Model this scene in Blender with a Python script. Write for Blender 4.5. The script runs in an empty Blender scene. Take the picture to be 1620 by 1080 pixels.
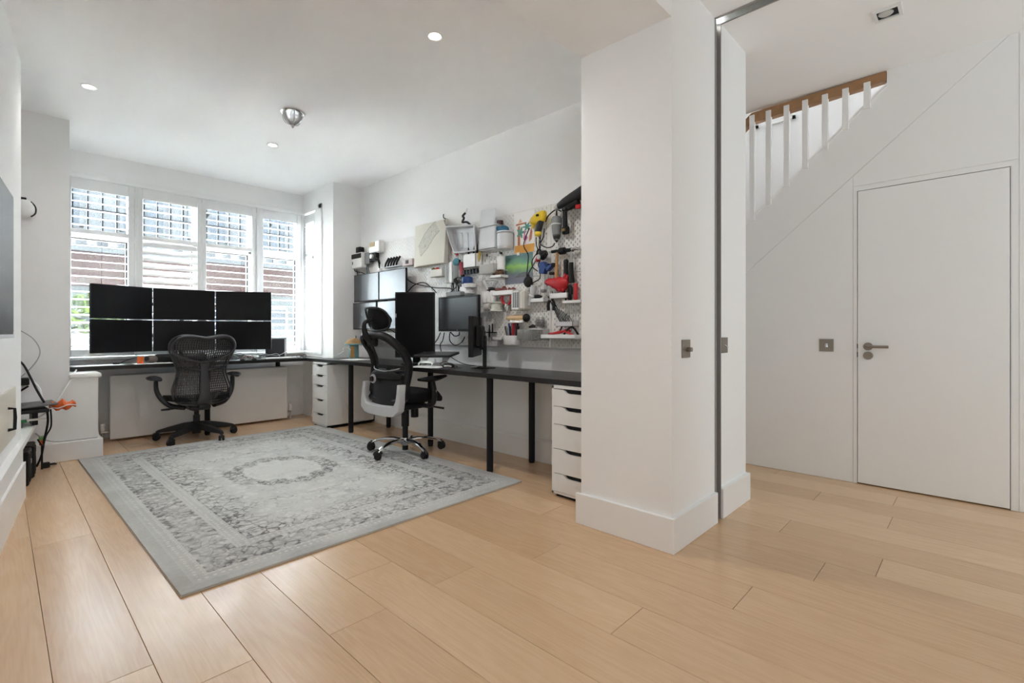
import bpy, bmesh, math, random
from mathutils import Vector, Matrix, Euler
random.seed(7)
S = bpy.context.scene
COL = S.collection
PI = math.pi
TAU = 2*PI

# ------------------------------------------------------------ camera
cd = bpy.data.cameras.new('camera')
cam = bpy.data.objects.new('camera', cd); COL.objects.link(cam)
cd.sensor_width = 36.0; cd.sensor_fit = 'HORIZONTAL'
cd.lens = 36.0*775.6/1620
cd.shift_y = -16.0/1620
cd.clip_start = 0.05; cd.clip_end = 300
cam.location = (0, 0, 1.04)
cam.rotation_euler = (PI/2, 0, -math.atan2(813, 775.6))
S.camera = cam

# ------------------------------------------------------------ exposure, sky, lights
S.view_settings.view_transform = 'Standard'
S.view_settings.look = 'None'
S.view_settings.gamma = 1.0
S.view_settings.use_curve_mapping = False
S.view_settings.exposure = 0.0

W = bpy.data.worlds.new('overcast_sky'); S.world = W; W.use_nodes = True
bg = W.node_tree.nodes['Background']
bg.inputs[0].default_value = (0.80, 0.905, 1.0, 1); bg.inputs[1].default_value = 24.0

def area(name, loc, rot, sx, sy, power, col=(1, 1, 1)):
    l = bpy.data.lights.new(name, 'AREA'); l.shape = 'RECTANGLE'; l.size = sx; l.size_y = sy
    l.energy = power; l.color = col
    o = bpy.data.objects.new(name, l); COL.objects.link(o); o.location = loc; o.rotation_euler = rot
    return o
# two fill panels added behind the camera, then daylight through the hall's glazed door
area('added_fill_rear', (1.2, -4.1, 1.15), (PI/2+.95, 0, 0), 2.9, 2.0, 5, (0.88, 0.95, 1.0))  # added panel before the closed back wall, tilted up as fill
area('added_fill_side', (-0.05, -0.95, 1.45), Vector((.87, .5, .42)).to_track_quat('-Z', 'Y').to_euler(), 1.2, 1.9, 22, (0.84, 0.93, 1.0))  # added fill panel beside the camera, no window stands here
area('daylight_hall_door', (3.45, -3.9, 1.25), (PI/2+.1, 0, 0), 0.8, 2.0, 33, (0.74, 0.90, 1.0))

sl = bpy.data.lights.new('added_sun', 'SUN'); sl.energy = 560; sl.angle = math.radians(12); sl.color = (.95, .97, 1.0)  # sun added to light the paving, which bounces up to the ceiling
so = bpy.data.objects.new('added_sun', sl); COL.objects.link(so); so.location = (2, 20, 20)
so.rotation_euler = Vector((-0.2, -0.28, -1.0)).to_track_quat('-Z', 'Y').to_euler()
# portals tell the renderer where the sky comes in: the bay window's openings
for nm, loc, rot, sx, sy in (('sky_portal_front', (1.53, 6.44, 1.65), (-PI/2, 0, 0), 2.26, 1.74), ('sky_portal_side', (2.90, 5.95, 1.65), (PI/2, 0, PI/2), .60, 1.74)):
    po = area(nm, loc, rot, sx, sy, 0.0); po.data.cycles.is_portal = True

# ------------------------------------------------------------ materials
MATS = {}
def mat(name, col, rough=0.5, metal=0.0, var=0.03, scale=9.0, bump=0.0, emit=0.0, spec=0.5, coat=0.0):
    if name in MATS: return MATS[name]
    m = bpy.data.materials.new(name); m.use_nodes = True; MATS[name] = m
    nt = m.node_tree; b = nt.nodes['Principled BSDF']
    b.inputs['Roughness'].default_value = rough; b.inputs['Metallic'].default_value = metal
    b.inputs['Specular IOR Level'].default_value = spec
    b.inputs['Coat Weight'].default_value = coat
    c = (col[0], col[1], col[2], 1)
    b.inputs['Base Color'].default_value = c
    tc = nt.nodes.new('ShaderNodeTexCoord')
    nz = nt.nodes.new('ShaderNodeTexNoise'); nz.inputs['Scale'].default_value = scale; nz.inputs['Detail'].default_value = 4
    nt.links.new(tc.outputs['Object'], nz.inputs['Vector'])
    if var > 0:
        mx = nt.nodes.new('ShaderNodeMix'); mx.data_type = 'RGBA'
        mx.inputs[6].default_value = tuple(max(0, v*(1-var)) for v in col)+(1,)
        mx.inputs[7].default_value = tuple(min(1, v*(1+var)) for v in col)+(1,)
        nt.links.new(nz.outputs['Fac'], mx.inputs[0]); nt.links.new(mx.outputs[2], b.inputs['Base Color'])
    if bump > 0:
        bp = nt.nodes.new('ShaderNodeBump'); bp.inputs['Strength'].default_value = bump; bp.inputs['Distance'].default_value = 0.002
        nt.links.new(nz.outputs['Fac'], bp.inputs['Height']); nt.links.new(bp.outputs[0], b.inputs['Normal'])
    if emit > 0:
        b.inputs['Emission Color'].default_value = c; b.inputs['Emission Strength'].default_value = emit
    return m

def glass(name, tint=(1, 1, 1), rough=0.02, opac=0.12):
    if name in MATS: return MATS[name]
    m = bpy.data.materials.new(name); m.use_nodes = True; MATS[name] = m
    nt = m.node_tree; nt.nodes.clear()
    out = nt.nodes.new('ShaderNodeOutputMaterial'); mx = nt.nodes.new('ShaderNodeMixShader')
    tr = nt.nodes.new('ShaderNodeBsdfTransparent'); gl = nt.nodes.new('ShaderNodeBsdfPrincipled')
    tr.inputs[0].default_value = tint+(1,)
    gl.inputs['Base Color'].default_value = tint+(1,); gl.inputs['Roughness'].default_value = rough
    fr = nt.nodes.new('ShaderNodeFresnel'); fr.inputs[0].default_value = 1.45
    ad = nt.nodes.new('ShaderNodeMath'); ad.operation = 'ADD'; ad.use_clamp = True; ad.inputs[1].default_value = opac
    nt.links.new(fr.outputs[0], ad.inputs[0]); nt.links.new(ad.outputs[0], mx.inputs[0])
    nt.links.new(tr.outputs[0], mx.inputs[1]); nt.links.new(gl.outputs[0], mx.inputs[2]); nt.links.new(mx.outputs[0], out.inputs[0])
    return m

WALL = mat('white_wall_paint', (0.90, 0.90, 0.895), 0.75, var=0.012, scale=2.5, bump=0.05)
CEIL = mat('white_ceiling_paint', (0.94, 0.94, 0.94), 0.85, var=0.01, scale=2)
TRIM = mat('white_eggshell_paint', (0.88, 0.88, 0.875), 0.42, var=0.01, scale=4)
DOORP = mat('white_door_paint', (0.87, 0.87, 0.865), 0.5, var=0.012, scale=3)
SHUT = mat('white_shutter_paint', (0.78, 0.78, 0.775), 0.4, var=0.01)
WPLAST = mat('white_plastic', (0.83, 0.83, 0.82), 0.4, var=0.02)
GPLAST = mat('pale_grey_plastic', (0.62, 0.64, 0.66), 0.4, var=0.03)
MGREY = mat('mid_grey_plastic', (0.22, 0.23, 0.235), 0.45, var=0.05)
BLACK = mat('black_plastic', (0.010, 0.010, 0.011), 0.45, var=0.1, spec=0.3)
BLACKM = mat('matt_black_metal', (0.008, 0.008, 0.009), 0.5, var=0.1, spec=0.25)
RUBBER = mat('black_rubber', (0.011, 0.011, 0.011), 0.6, var=0.1, spec=0.3)
CABLE = mat('black_cable', (0.012, 0.012, 0.013), 0.55, var=0.05, spec=0.3)
WCABLE = mat('white_cable', (0.8, 0.8, 0.79), 0.45, var=0.02)
GCABLE = mat('grey_cable', (0.45, 0.45, 0.46), 0.5, var=0.02)
STEEL = mat('brushed_steel', (0.55, 0.54, 0.52), 0.32, 1.0, var=0.06, scale=40)
BRONZE = mat('satin_nickel', (0.30, 0.27, 0.235), 0.38, 1.0, var=0.05, scale=60)
CHROME = mat('polished_chrome', (0.74, 0.74, 0.75), 0.12, 1.0, var=0.02)
ALU = mat('silver_painted_plastic', (0.66, 0.67, 0.69), 0.3, 0.35, var=0.02)
CHANNEL = mat('grey_aluminium_channel', (0.33, 0.315, 0.30), 0.5, 0.3, var=0.04, scale=20)
RED = mat('red_plastic', (0.55, 0.02, 0.025), 0.38, var=0.1)
REDRUB = mat('red_rubber', (0.50, 0.012, 0.02), 0.45, var=0.15, bump=0.2)
ORANGE = mat('orange_plastic', (0.85, 0.16, 0.025), 0.4, var=0.1)
BLUE = mat('dark_blue_plastic', (0.02, 0.06, 0.22), 0.4, var=0.1)
TEAL = mat('teal_plastic', (0.10, 0.34, 0.42), 0.5, var=0.1)
YELLOW = mat('yellow_plastic', (0.78, 0.55, 0.03), 0.4, var=0.08)
WOODH = mat('hammer_wood', (0.45, 0.25, 0.11), 0.5, var=0.15, scale=30)
WOODL = mat('pale_beech_wood', (0.62, 0.42, 0.22), 0.5, var=0.12, scale=30)
PAPER = mat('white_paper', (0.87, 0.87, 0.86), 0.7, var=0.01)
CLEAR = glass('clear_plastic', (0.95, 0.96, 0.96), 0.12, 0.05)
PANE = glass('window_glass', (0.97, 0.985, 0.98), 0.0, 0.0)
SCREEN = mat('dark_screen', (0.006, 0.006, 0.007), 0.28, var=0.0, spec=0.2)
SCREENM = mat('matt_dark_screen', (0.014, 0.014, 0.0155), 0.3, var=0.0, spec=0.7)
SCREENW = mat('satin_grey_screen', (0.03, 0.031, 0.034), 0.25, var=0.0, spec=0.75)

# ------------------------------------------------------------ mesh builder
class MB:
    def __init__(self): self.bm = bmesh.new()
    def _add(self, verts, faces):
        vs = [self.bm.verts.new(v) for v in verts]
        for f in faces:
            try: self.bm.faces.new([vs[i] for i in f])
            except ValueError: pass
        return self
    def box(self, c, s, bev=0.0, rot=None, seg=1):
        t = bmesh.new(); bmesh.ops.create_cube(t, size=1.0)
        for v in t.verts: v.co = Vector((v.co.x*s[0], v.co.y*s[1], v.co.z*s[2]))
        if bev > 0: bmesh.ops.bevel(t, geom=t.edges[:], offset=min(bev, min(s)*0.49), segments=seg, affect='EDGES', profile=0.5)
        M = Matrix.Translation(c)
        if rot is not None: M = M @ (rot if isinstance(rot, Matrix) else Euler(rot).to_matrix().to_4x4())
        t.verts.ensure_lookup_table(); t.verts.index_update()
        self._add([M @ v.co for v in t.verts], [[v.index for v in f.verts] for f in t.faces]); t.free(); return self
    def b2(self, a, b, bev=0.0, seg=1):
        return self.box([(a[i]+b[i])/2 for i in range(3)], [abs(b[i]-a[i]) for i in range(3)], bev, None, seg)
    def cyl(self, p0, p1, r0, r1=None, n=14, cap=True):
        r1 = r0 if r1 is None else r1
        p0 = Vector(p0); p1 = Vector(p1); d = (p1-p0).normalized()
        u = d.orthogonal().normalized(); w = d.cross(u)
        vs = []
        for p, r in ((p0, r0), (p1, r1)):
            for i in range(n):
                a = TAU*i/n; vs.append(p+(u*math.cos(a)+w*math.sin(a))*r)
        fs = [(i, (i+1) % n, n+(i+1) % n, n+i) for i in range(n)]
        if cap: fs += [tuple(reversed(range(n))), tuple(range(n, 2*n))]
        return self._add(vs, fs)
    def loft(self, rings, closed=True, cap=True):
        n = len(rings[0]); vs = [v for r in rings for v in r]; fs = []
        for k in range(len(rings)-1):
            for i in range(n if closed else n-1):
                j = (i+1) % n
                fs.append((k*n+i, k*n+j, (k+1)*n+j, (k+1)*n+i))
        if cap and closed:
            fs.append(tuple(reversed(range(n)))); fs.append(tuple(range((len(rings)-1)*n, len(rings)*n)))
        return self._add(vs, fs)
    def tube(self, pts, r, n=8, sm=4, closed=False, flat=1.0, up=None):
        pts = [Vector(p) for p in pts]
        if sm > 1 and len(pts) > 2: pts = spline(pts, sm, closed)
        N = len(pts)
        rr = r if isinstance(r, (list, tuple)) else None
        rings = []; prev = None
        for i, p in enumerate(pts):
            if closed: t = pts[(i+1) % N]-pts[i-1]
            else: t = pts[min(i+1, N-1)]-pts[max(i-1, 0)]
            t = t.normalized() if t.length > 1e-9 else Vector((0, 0, 1))
            if prev is None:
                u = Vector(up) if up is not None else t.orthogonal()
            else: u = prev
            u = u-t*u.dot(t)
            if u.length < 1e-6: u = t.orthogonal()
            u.normalize(); prev = u; w = t.cross(u)
            if rr:
                f = i/(N-1)*(len(rr)-1); k = min(int(f), len(rr)-2); R = rr[k]+(rr[k+1]-rr[k])*(f-k)
            else: R = r
            rings.append([p+u*(math.cos(TAU*j/n)*R)+w*(math.sin(TAU*j/n)*R*flat) for j in range(n)])
        if closed:
            vs = [v for q in rings for v in q]; fs = []
            for k in range(N):
                for i in range(n):
                    j = (i+1) % n; k2 = (k+1) % N
                    fs.append((k*n+i, k*n+j, k2*n+j, k2*n+i))
            return self._add(vs, fs)
        return self.loft(rings)
    def lathe(self, prof, c=(0, 0, 0), n=20, M=None, cap=True):
        M = M or Matrix.Identity(4)
        rings = [[M @ Vector((r*math.cos(TAU*i/n)+0, r*math.sin(TAU*i/n), z))+Vector(c) for i in range(n)] for r, z in prof]
        return self.loft(rings, True, cap)
    def prism(self, poly, axis, d0, d1):
        def P(a, b, d):
            return {'x': (d, a, b), 'y': (a, d, b), 'z': (a, b, d)}[axis]
        n = len(poly)
        vs = [P(a, b, d0) for a, b in poly]+[P(a, b, d1) for a, b in poly]
        fs = [(i, (i+1) % n, n+(i+1) % n, n+i) for i in range(n)]+[tuple(reversed(range(n))), tuple(range(n, 2*n))]
        return self._add(vs, fs)
    def ball(self, c, r, n=14, m=8, M=None):
        r = (r, r, r) if not isinstance(r, (tuple, list)) else r
        M = M or Matrix.Identity(4); c = Vector(c); rings = []
        for k in range(m+1):
            ph = -PI/2+PI*k/m; q = max(math.cos(ph), 0.02)
            rings.append([c+M @ Vector((r[0]*q*math.cos(TAU*i/n), r[1]*q*math.sin(TAU*i/n), r[2]*math.sin(ph))) for i in range(n)])
        return self.loft(rings)
    def quad(self, a, b, c, d): return self._add([a, b, c, d], [(0, 1, 2, 3)])
    def xf(self, M):
        for v in self.bm.verts: v.co = M @ v.co
        return self
    def mesh(self, name, smooth=True, ang=35, recalc=True):
        if recalc: bmesh.ops.recalc_face_normals(self.bm, faces=self.bm.faces[:])
        me = bpy.data.meshes.new(name); self.bm.to_mesh(me); self.bm.free()
        if smooth:
            me.polygons.foreach_set('use_smooth', [True]*len(me.polygons))
            me.set_sharp_from_angle(angle=math.radians(ang))
        return me

def spline(pts, k, closed=False):
    out = []; N = len(pts)
    rng = N if closed else N-1
    for i in range(rng):
        if closed: p0, p1, p2, p3 = pts[i-1], pts[i], pts[(i+1) % N], pts[(i+2) % N]
        else: p0, p1, p2, p3 = pts[max(i-1, 0)], pts[i], pts[i+1], pts[min(i+2, N-1)]
        for j in range(k):
            t = j/k
            out.append(0.5*((2*p1)+(p2-p0)*t+(2*p0-5*p1+4*p2-p3)*t*t+(3*p1-p0-3*p2+p3)*t**3))
    if not closed: out.append(pts[-1].copy())
    return out

def obj(name, mb, m, parent=None, smooth=True, ang=35, loc=None, rotz=None):
    me = mb if isinstance(mb, bpy.types.Mesh) else mb.mesh(name, smooth, ang)
    if m is not None and not me.materials: me.materials.append(m)
    o = bpy.data.objects.new(name, me); COL.objects.link(o)
    if parent is not None: o.parent = parent
    if loc is not None: o.location = loc
    if rotz is not None: o.rotation_euler = (0, 0, rotz)
    return o
def struct(name, mb, m, parent=None, **k):
    o = obj(name, mb, m, parent, **k)
    if parent is None: o['kind'] = 'structure'
    return o
def tag(o, label, cat, group=None):
    o['label'] = label; o['category'] = cat
    if group: o['group'] = group
    return o
def thing(name, label, cat, loc=(0, 0, 0), rotz=0, group=None):
    o = bpy.data.objects.new(name, None); COL.objects.link(o); o.empty_display_size = 0.1
    o.location = loc; o.rotation_euler = (0, 0, rotz)
    return tag(o, label, cat, group)
def single(name, mb, m, label, cat, loc=(0, 0, 0), rotz=0, group=None, smooth=True, ang=35):
    o = obj(name, mb, m, None, smooth, ang, loc, rotz)
    return tag(o, label, cat, group)
def dup(root, loc, rotz, label=None, group=None):
    r = root.copy(); COL.objects.link(r); r.location = loc; r.rotation_euler = (0, 0, rotz)
    if label: r['label'] = label
    if group: r['group'] = group
    for ch in list(root.children):
        c = ch.copy(); COL.objects.link(c); c.parent = r
        for g in list(ch.children):
            d = g.copy(); COL.objects.link(d); d.parent = c
    return r

# ============================================================ THE ROOM
S.cycles.use_denoising = True
S.cycles.max_bounces = 12; S.cycles.diffuse_bounces = 10; S.cycles.glossy_bounces = 4
S.cycles.transparent_max_bounces = 16; S.cycles.caustics_reflective = False; S.cycles.caustics_refractive = False
S.cycles.sample_clamp_indirect = 0.0

def F(y): return 0.1+0.11*(y-4.403)          # face of the chimney breast, a few degrees off square
CH = 2.75

# --- floor of separate oak planks
def oak_material():
    m = bpy.data.materials.new('oak_plank'); m.use_nodes = True; nt = m.node_tree; b = nt.nodes['Principled BSDF']
    N = nt.nodes.new; L = nt.links.new
    tc = N('ShaderNodeTexCoord'); oi = N('ShaderNodeObjectInfo')
    mp = N('ShaderNodeMapping'); mp.inputs['Scale'].default_value = (7.0, 0.75, 1.0)
    off = N('ShaderNodeVectorMath'); off.operation = 'ADD'
    mul = N('ShaderNodeMath'); mul.operation = 'MULTIPLY'; mul.inputs[1].default_value = 37.0
    L(oi.outputs['Random'], mul.inputs[0]); cmb = N('ShaderNodeCombineXYZ'); L(mul.outputs[0], cmb.inputs[0]); L(mul.outputs[0], cmb.inputs[1])
    L(tc.outputs['Object'], mp.inputs['Vector']); L(mp.outputs[0], off.inputs[0]); L(cmb.outputs[0], off.inputs[1])
    n1 = N('ShaderNodeTexNoise'); n1.inputs['Scale'].default_value = 1.1; n1.inputs['Detail'].default_value = 3; n1.inputs['Distortion'].default_value = 0.5
    L(off.outputs[0], n1.inputs['Vector'])
    # cathedral grain: bands of the slow noise
    band = N('ShaderNodeMath'); band.operation = 'MULTIPLY'; band.inputs[1].default_value = 70.0; L(n1.outputs['Fac'], band.inputs[0])
    sn = N('ShaderNodeMath'); sn.operation = 'SINE'; L(band.outputs[0], sn.inputs[0])
    mp2 = N('ShaderNodeMapping'); mp2.inputs['Scale'].default_value = (150.0, 4.0, 1.0); L(tc.outputs['Object'], mp2.inputs['Vector'])
    n2 = N('ShaderNodeTexNoise'); n2.inputs['Scale'].default_value = 1.0; n2.inputs['Detail'].default_value = 4; L(mp2.outputs[0], n2.inputs['Vector'])
    cr = N('ShaderNodeValToRGB')
    cr.color_ramp.elements[0].color = (0.58, 0.372, 0.208, 1); cr.color_ramp.elements[0].position = 0.05
    cr.color_ramp.elements[1].color = (0.76, 0.535, 0.335, 1); cr.color_ramp.elements[1].position = 0.95
    a1 = N('ShaderNodeMath'); a1.operation = 'MULTIPLY_ADD'; a1.inputs[1].default_value = 0.07; L(sn.outputs[0], a1.inputs[0])
    a2 = N('ShaderNodeMath'); a2.operation = 'MULTIPLY_ADD'; a2.inputs[1].default_value = 0.5; L(n2.outputs['Fac'], a2.inputs[0])
    pr = N('ShaderNodeMath'); pr.operation = 'MULTIPLY'; pr.inputs[1].default_value = 0.55; L(oi.outputs['Random'], pr.inputs[0])
    L(pr.outputs[0], a2.inputs[2]); L(a2.outputs[0], a1.inputs[2]); L(a1.outputs[0], cr.inputs[0])
    # knots
    vk = N('ShaderNodeTexVoronoi'); vk.inputs['Scale'].default_value = 1.5
    mk = N('ShaderNodeMapping'); mk.inputs['Scale'].default_value = (1.6, 1.0, 1.0); L(off.outputs[0], mk.inputs['Vector'])
    mk2 = N('ShaderNodeVectorMath'); mk2.operation = 'ADD'; L(tc.outputs['Object'], mk2.inputs[0]); L(cmb.outputs[0], mk2.inputs[1]); L(mk2.outputs[0], vk.inputs['Vector'])
    rk = N('ShaderNodeMapRange'); rk.inputs['From Min'].default_value = 0.008; rk.inputs['From Max'].default_value = 0.03
    L(vk.outputs['Distance'], rk.inputs['Value'])
    mx = N('ShaderNodeMix'); mx.data_type = 'RGBA'; mx.inputs[6].default_value = (0.22, 0.13, 0.07, 1)
    L(rk.outputs[0], mx.inputs[0]); L(cr.outputs[0], mx.inputs[7]); L(mx.outputs[2], b.inputs['Base Color'])
    b.inputs['Roughness'].default_value = 0.24; b.inputs['Specular IOR Level'].default_value = 0.62
    bp = N('ShaderNodeBump'); bp.inputs['Strength'].default_value = 0.12; bp.inputs['Distance'].default_value = 0.001
    L(n2.outputs['Fac'], bp.inputs['Height']); L(bp.outputs[0], b.inputs['Normal'])
    return m
OAK = oak_material()
SUBF = mat('dark_subfloor', (0.10, 0.055, 0.03), 0.8)
fl_ = struct('floor', MB().b2((-1.6, -4.4, -0.10), (5.0, 6.4, -0.011)), SUBF)
PW = 0.2235
ENDS = {0: [3.30, 1.87], 1: [1.667], 5: [1.62], 6: [.918], 7: [1.48], 8: [.67], 10: [.502], 12: [.753], 14: [.353], 16: [.375]}
rnd = random.Random(11)
for k in range(-6, 18):
    x0 = 0.113+PW*k; x1 = x0+PW-0.0016
    e = sorted(ENDS.get(k, []))
    if not e: e = [rnd.uniform(-1.2, 0.4) if k > 2 else rnd.uniform(0.6, 1.2)]
    while e[-1] < 6.3: e.append(e[-1]+rnd.uniform(1.75, 2.3))
    while e[0] > -4.2: e.insert(0, e[0]-rnd.uniform(1.75, 2.3))
    ymax = 6.2 if x0 < 3.0 else 3.2
    for a, bb in zip(e[:-1], e[1:]):
        a = max(a, -4.2); bb = min(bb, ymax)
        if bb-a < 0.1: continue
        cx, cy = (x0+x1)/2, (a+bb)/2
        mb = MB().box((0, 0, -0.006), (x1-x0, bb-a-0.0018, 0.012), bev=0.0007)
        obj('plank', mb, OAK, fl_, smooth=False, loc=(cx, cy, 0))

# --- ceilings
mb = MB()
mb.b2((-1.6, 1.565, CH), (3.3, 6.4, CH+0.1))
mb.b2((-1.6, -4.4, CH), (2.70, 1.0485, CH+0.1))
mb.b2((2.775, -4.4, CH+0.015), (4.10, 3.4, CH+0.12))
struct('ceiling', mb, CEIL)
mb = MB().b2((-1.4, 1.049, 2.52), (2.187, 1.565, 2.86))
struct('ceiling_beam', mb, WALL)

# --- left wall: chimney breast, shelf, plinth
mb = MB().prism([(F(-4.3), -4.3), (F(4.403), 4.403), (-1.5, 4.403), (-1.5, -4.3)], 'z', 0, CH)
struct('wall_left', mb, WALL)
def SH(y): return 0.006+0.0995*(y-3.197)
def PL(y): return 0.092+0.11*(y-4.077)
mb = MB().prism([(SH(-1.5), -1.5), (SH(5.33), 5.33), (-1.2, 5.33), (-1.2, 4.41), (F(4.41)-.02, 4.40), (F(-1.5)-.02, -1.5)], 'z', 0.325, 0.36)
mb2 = MB().prism([(PL(-1.5)-.012, -1.5), (PL(4.33)-.012, 4.33), (F(4.33)-.02, 4.33), (F(-1.5)-.02, -1.5)], 'z', 0.22, 0.325)
t = single('floating_shelf', mb, TRIM, 'long white shelf running along the left wall under the wall mounted television', 'shelf', smooth=False)
obj('shelf_support', mb2, TRIM, t, smooth=False)
mb = MB().prism([(PL(-1.5), -1.5), (PL(4.334), 4.334), (F(4.334)-.02, 4.334), (F(-1.5)-.02, -1.5)], 'z', 0, 0.224)
struct('baseboard_left', mb, TRIM, smooth=False)

# --- alcove wall at far left, and the boxing under the window's left end
mb = MB().b2((-1.5, 5.34, 0), (0.40, 5.60, CH)).b2((0.20, 5.60, 0), (0.40, 6.40, CH))
struct('wall_alcove', mb, WALL, smooth=False)
mb = MB().b2((-1.5, 4.40, 0), (-1.3, 5.4, CH)); struct('wall_alcove_side', mb, WALL, smooth=False)
mb = MB().b2((0.40, 5.34, 0), (0.578, 6.16, 0.655)); struct('wall_boxing', mb, WALL, smooth=False)
mb = MB().box((0.497, 5.74, 0.676), (0.206, 0.84, 0.040), bev=0.015, seg=3); struct('trim_boxing_cap', mb, TRIM)
mb = MB().b2((-1.3, 5.285, 0), (0.605, 5.34, 0.155), bev=0.006).b2((0.578, 5.341, 0), (0.604, 6.12, 0.154), bev=0.006)
struct('baseboard_alcove', mb, TRIM, smooth=False)

# --- window wall
mb = MB().b2((0.40, 6.165, 0), (2.66, 6.40, 0.79)).b2((0.20, 6.165, 2.515), (2.86, 6.40, CH))
struct('wall_window', mb, WALL, smooth=False)
mb = MB().b2((0.40, 6.10, 0.765), (2.66, 6.20, 0.795), bev=0.006); struct('trim_window_sill', mb, TRIM, smooth=False)
mb = MB().b2((0.40, 6.125, 2.487), (2.65, 6.165, 2.53), bev=0.005).b2((0.40, 6.145, 2.53), (2.65, 6.165, 2.55), bev=0.004)
struct('trim_window_head', mb, TRIM, smooth=False)
# --- right side of the bay
mb = MB().b2((2.65, 5.36, 0), (2.85, 5.66, CH)).b2((2.65, 5.66, 0), (2.85, 6.40, 0.785)).b2((2.65, 5.66, 2.515), (2.85, 6.40, CH)).b2((2.70, 6.17, 0.785), (2.85, 6.40, 2.515))
struct('wall_bay_right', mb, WALL, smooth=False)
mb = MB().b2((2.85, 5.36, 0), (3.2, 5.56, CH)); struct('wall_return', mb, WALL, smooth=False)
mb = MB().b2((2.632, 5.36, 0), (2.652, 6.1, 0.17), bev=0.005).b2((2.65, 5.34, 0), (2.99, 5.36, 0.17), bev=0.005)
struct('baseboard_bay_right', mb, TRIM, smooth=False)
# --- pegboard wall
mb = MB().b2((3.0, 1.565, 0), (3.2, 5.37, CH)); struct('wall_right', mb, WALL, smooth=False)
mb = MB().prism([(3.0, 0), (2.98, 0), (2.98, 0.165), (2.986, 0.18), (3.0, 0.182)], 'y', 1.57, 5.36)
struct('baseboard_right', mb, TRIM, smooth=False)
# --- pillar with the pocket for the sliding door
mb = MB().b2((2.185, 1.047, 0), (2.70, 1.565, CH+.05)); struct('wall_pillar', mb, WALL, smooth=False)
mb = MB().b2((2.775, 1.050, 0), (3.20, 1.60, CH+.02)).b2((2.70, 1.12, 0), (2.775, 1.565, CH)); struct('wall_pocket', mb, WALL, smooth=False)
mb = MB().b2((2.166, 1.028, 0), (2.70, 1.047, 0.165), bev=0.002).b2((2.166, 1.047, 0), (2.185, 1.590, 0.165), bev=0.002)
struct('baseboard_pillar', mb, TRIM, smooth=False)
mb = MB().b2((2.776, 1.028, 0), (3.219, 1.050, 0.165), bev=0.002).b2((3.2, 1.05, 0), (3.219, 3.2, 0.165), bev=0.002); struct('baseboard_hall', mb, TRIM, smooth=False)
# grey aluminium channel of the pocket door: up the jamb and across the ceiling
mb = MB().b2((2.704, 1.085, 0), (2.771, 1.118, CH-.002)).b2((2.700, 1.040, 0), (2.708, 1.118, CH)).b2((2.767, 1.040, 0), (2.776, 1.118, CH))
mb.b2((2.704, -3.9, CH+.04), (2.771, 1.118, CH+.075)).b2((2.700, -3.9, CH-.006), (2.708, 1.118, CH+.075)).b2((2.767, -3.9, CH-.006), (2.776, 1.118, CH+.075))
struct('trim_pocket_door_channel', mb, CHANNEL, smooth=False)
# --- rest of the enclosure behind the camera
mb = MB().b2((-1.5, -4.4, 0), (4.1, -4.2, CH+.02))
struct('wall_back', mb, WALL, smooth=False)
mb = MB().b2((2.70, -4.3, 0), (2.80, -0.75, CH)); struct('wall_divider', mb, WALL, smooth=False)

# --- hall: panelled wall under the stairs
def Lz(y): return 1.475-0.868*(y-1.359)
def Uz(y): return 1.867-0.880*(y-1.345)
HX = 4.06; HC = CH+0.015
hw = struct('wall_hall', MB().prism([(3.3, 0), (.615, 0), (.615, 2.015), (-.130, 2.015), (-.130, HC), (.444, HC), (.444, Uz(.444)-.01), (3.3, Uz(3.3)-.01)], 'x', HX+.006, HX+.05).prism([(-.130, 0), (-.130, HC), (-4.3, HC), (-4.3, 0)], 'x', HX+.006, HX+.05), DOORP, smooth=False)
def hp(poly): obj('panel', MB().prism(poly, 'x', HX, HX+0.0065), DOORP, hw, smooth=False)
hp([(3.0, Lz(3.0)+.002), (-.127, HC), (.445, HC), (.445, Uz(.445)), (3.0, Uz(3.0))])
hp([(3.0, 0.002), (.631, 0.002), (.631, Lz(.631)-.002), (3.0, Lz(3.0)-.002)])
hp([(.628, 2.035), (.628, Lz(.628)-.003), (-.128, HC-.002), (-.163, HC-.002), (-.163, 2.035)])
hp([(-.166, 0.002), (-.166, HC), (-4.2, HC), (-4.2, 0.002)])
mb = MB().prism([(.628, 0.002), (.628, 2.032), (-.162, 2.032), (-.162, 0.002), (-.134, 0.002), (-.134, 2.000), (.607, 2.000), (.607, 0.002)], 'x', HX-.001, HX+0.05)
struct('trim_door_frame', mb, DOORP, smooth=False)
d1 = struct('door_1', MB().b2((HX-.004, -0.1265, 0.009), (HX+0.04, 0.6035, 1.995), bev=0.0015), DOORP, smooth=False)
mb = MB().b2((4.11, -0.3, 0), (4.13, 0.8, 2.1)); struct('wall_gap_shade', mb, mat('gap_shade', (.05, .045, .04), .9), smooth=False)  # dark sheet whose colour stands in for shade in the door gap
# door furniture
hy = 0.545
mb = MB().cyl((HX-.014, hy, 0.938), (HX-.003, hy, 0.938), 0.027, n=24).cyl((HX-.055, hy, 0.938), (HX-.012, hy, 0.938), 0.0095, n=14)
mb.tube([(HX-.05, hy+.006, 0.938), (HX-.058, hy-.01, 0.938), (HX-.058, hy-.115, 0.938)], 0.0095, n=12, sm=4)
obj('lever_handle', mb, BRONZE, d1)
mb = MB().cyl((HX-.014, hy, 0.877), (HX-.003, hy, 0.877), 0.027, n=24).cyl((HX-.026, hy, 0.877), (HX-.012, hy, 0.877), 0.011, n=12)
obj('lock_escutcheon', mb, BRONZE, d1)
mb = MB().b2((HX-.006, .6045, .865), (HX+.01, .6075, .90)).b2((HX-.006, .6045, .925), (HX+.01, .6075, .955)); obj('strike_plate', mb, BLACKM, d1, smooth=False)
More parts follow.
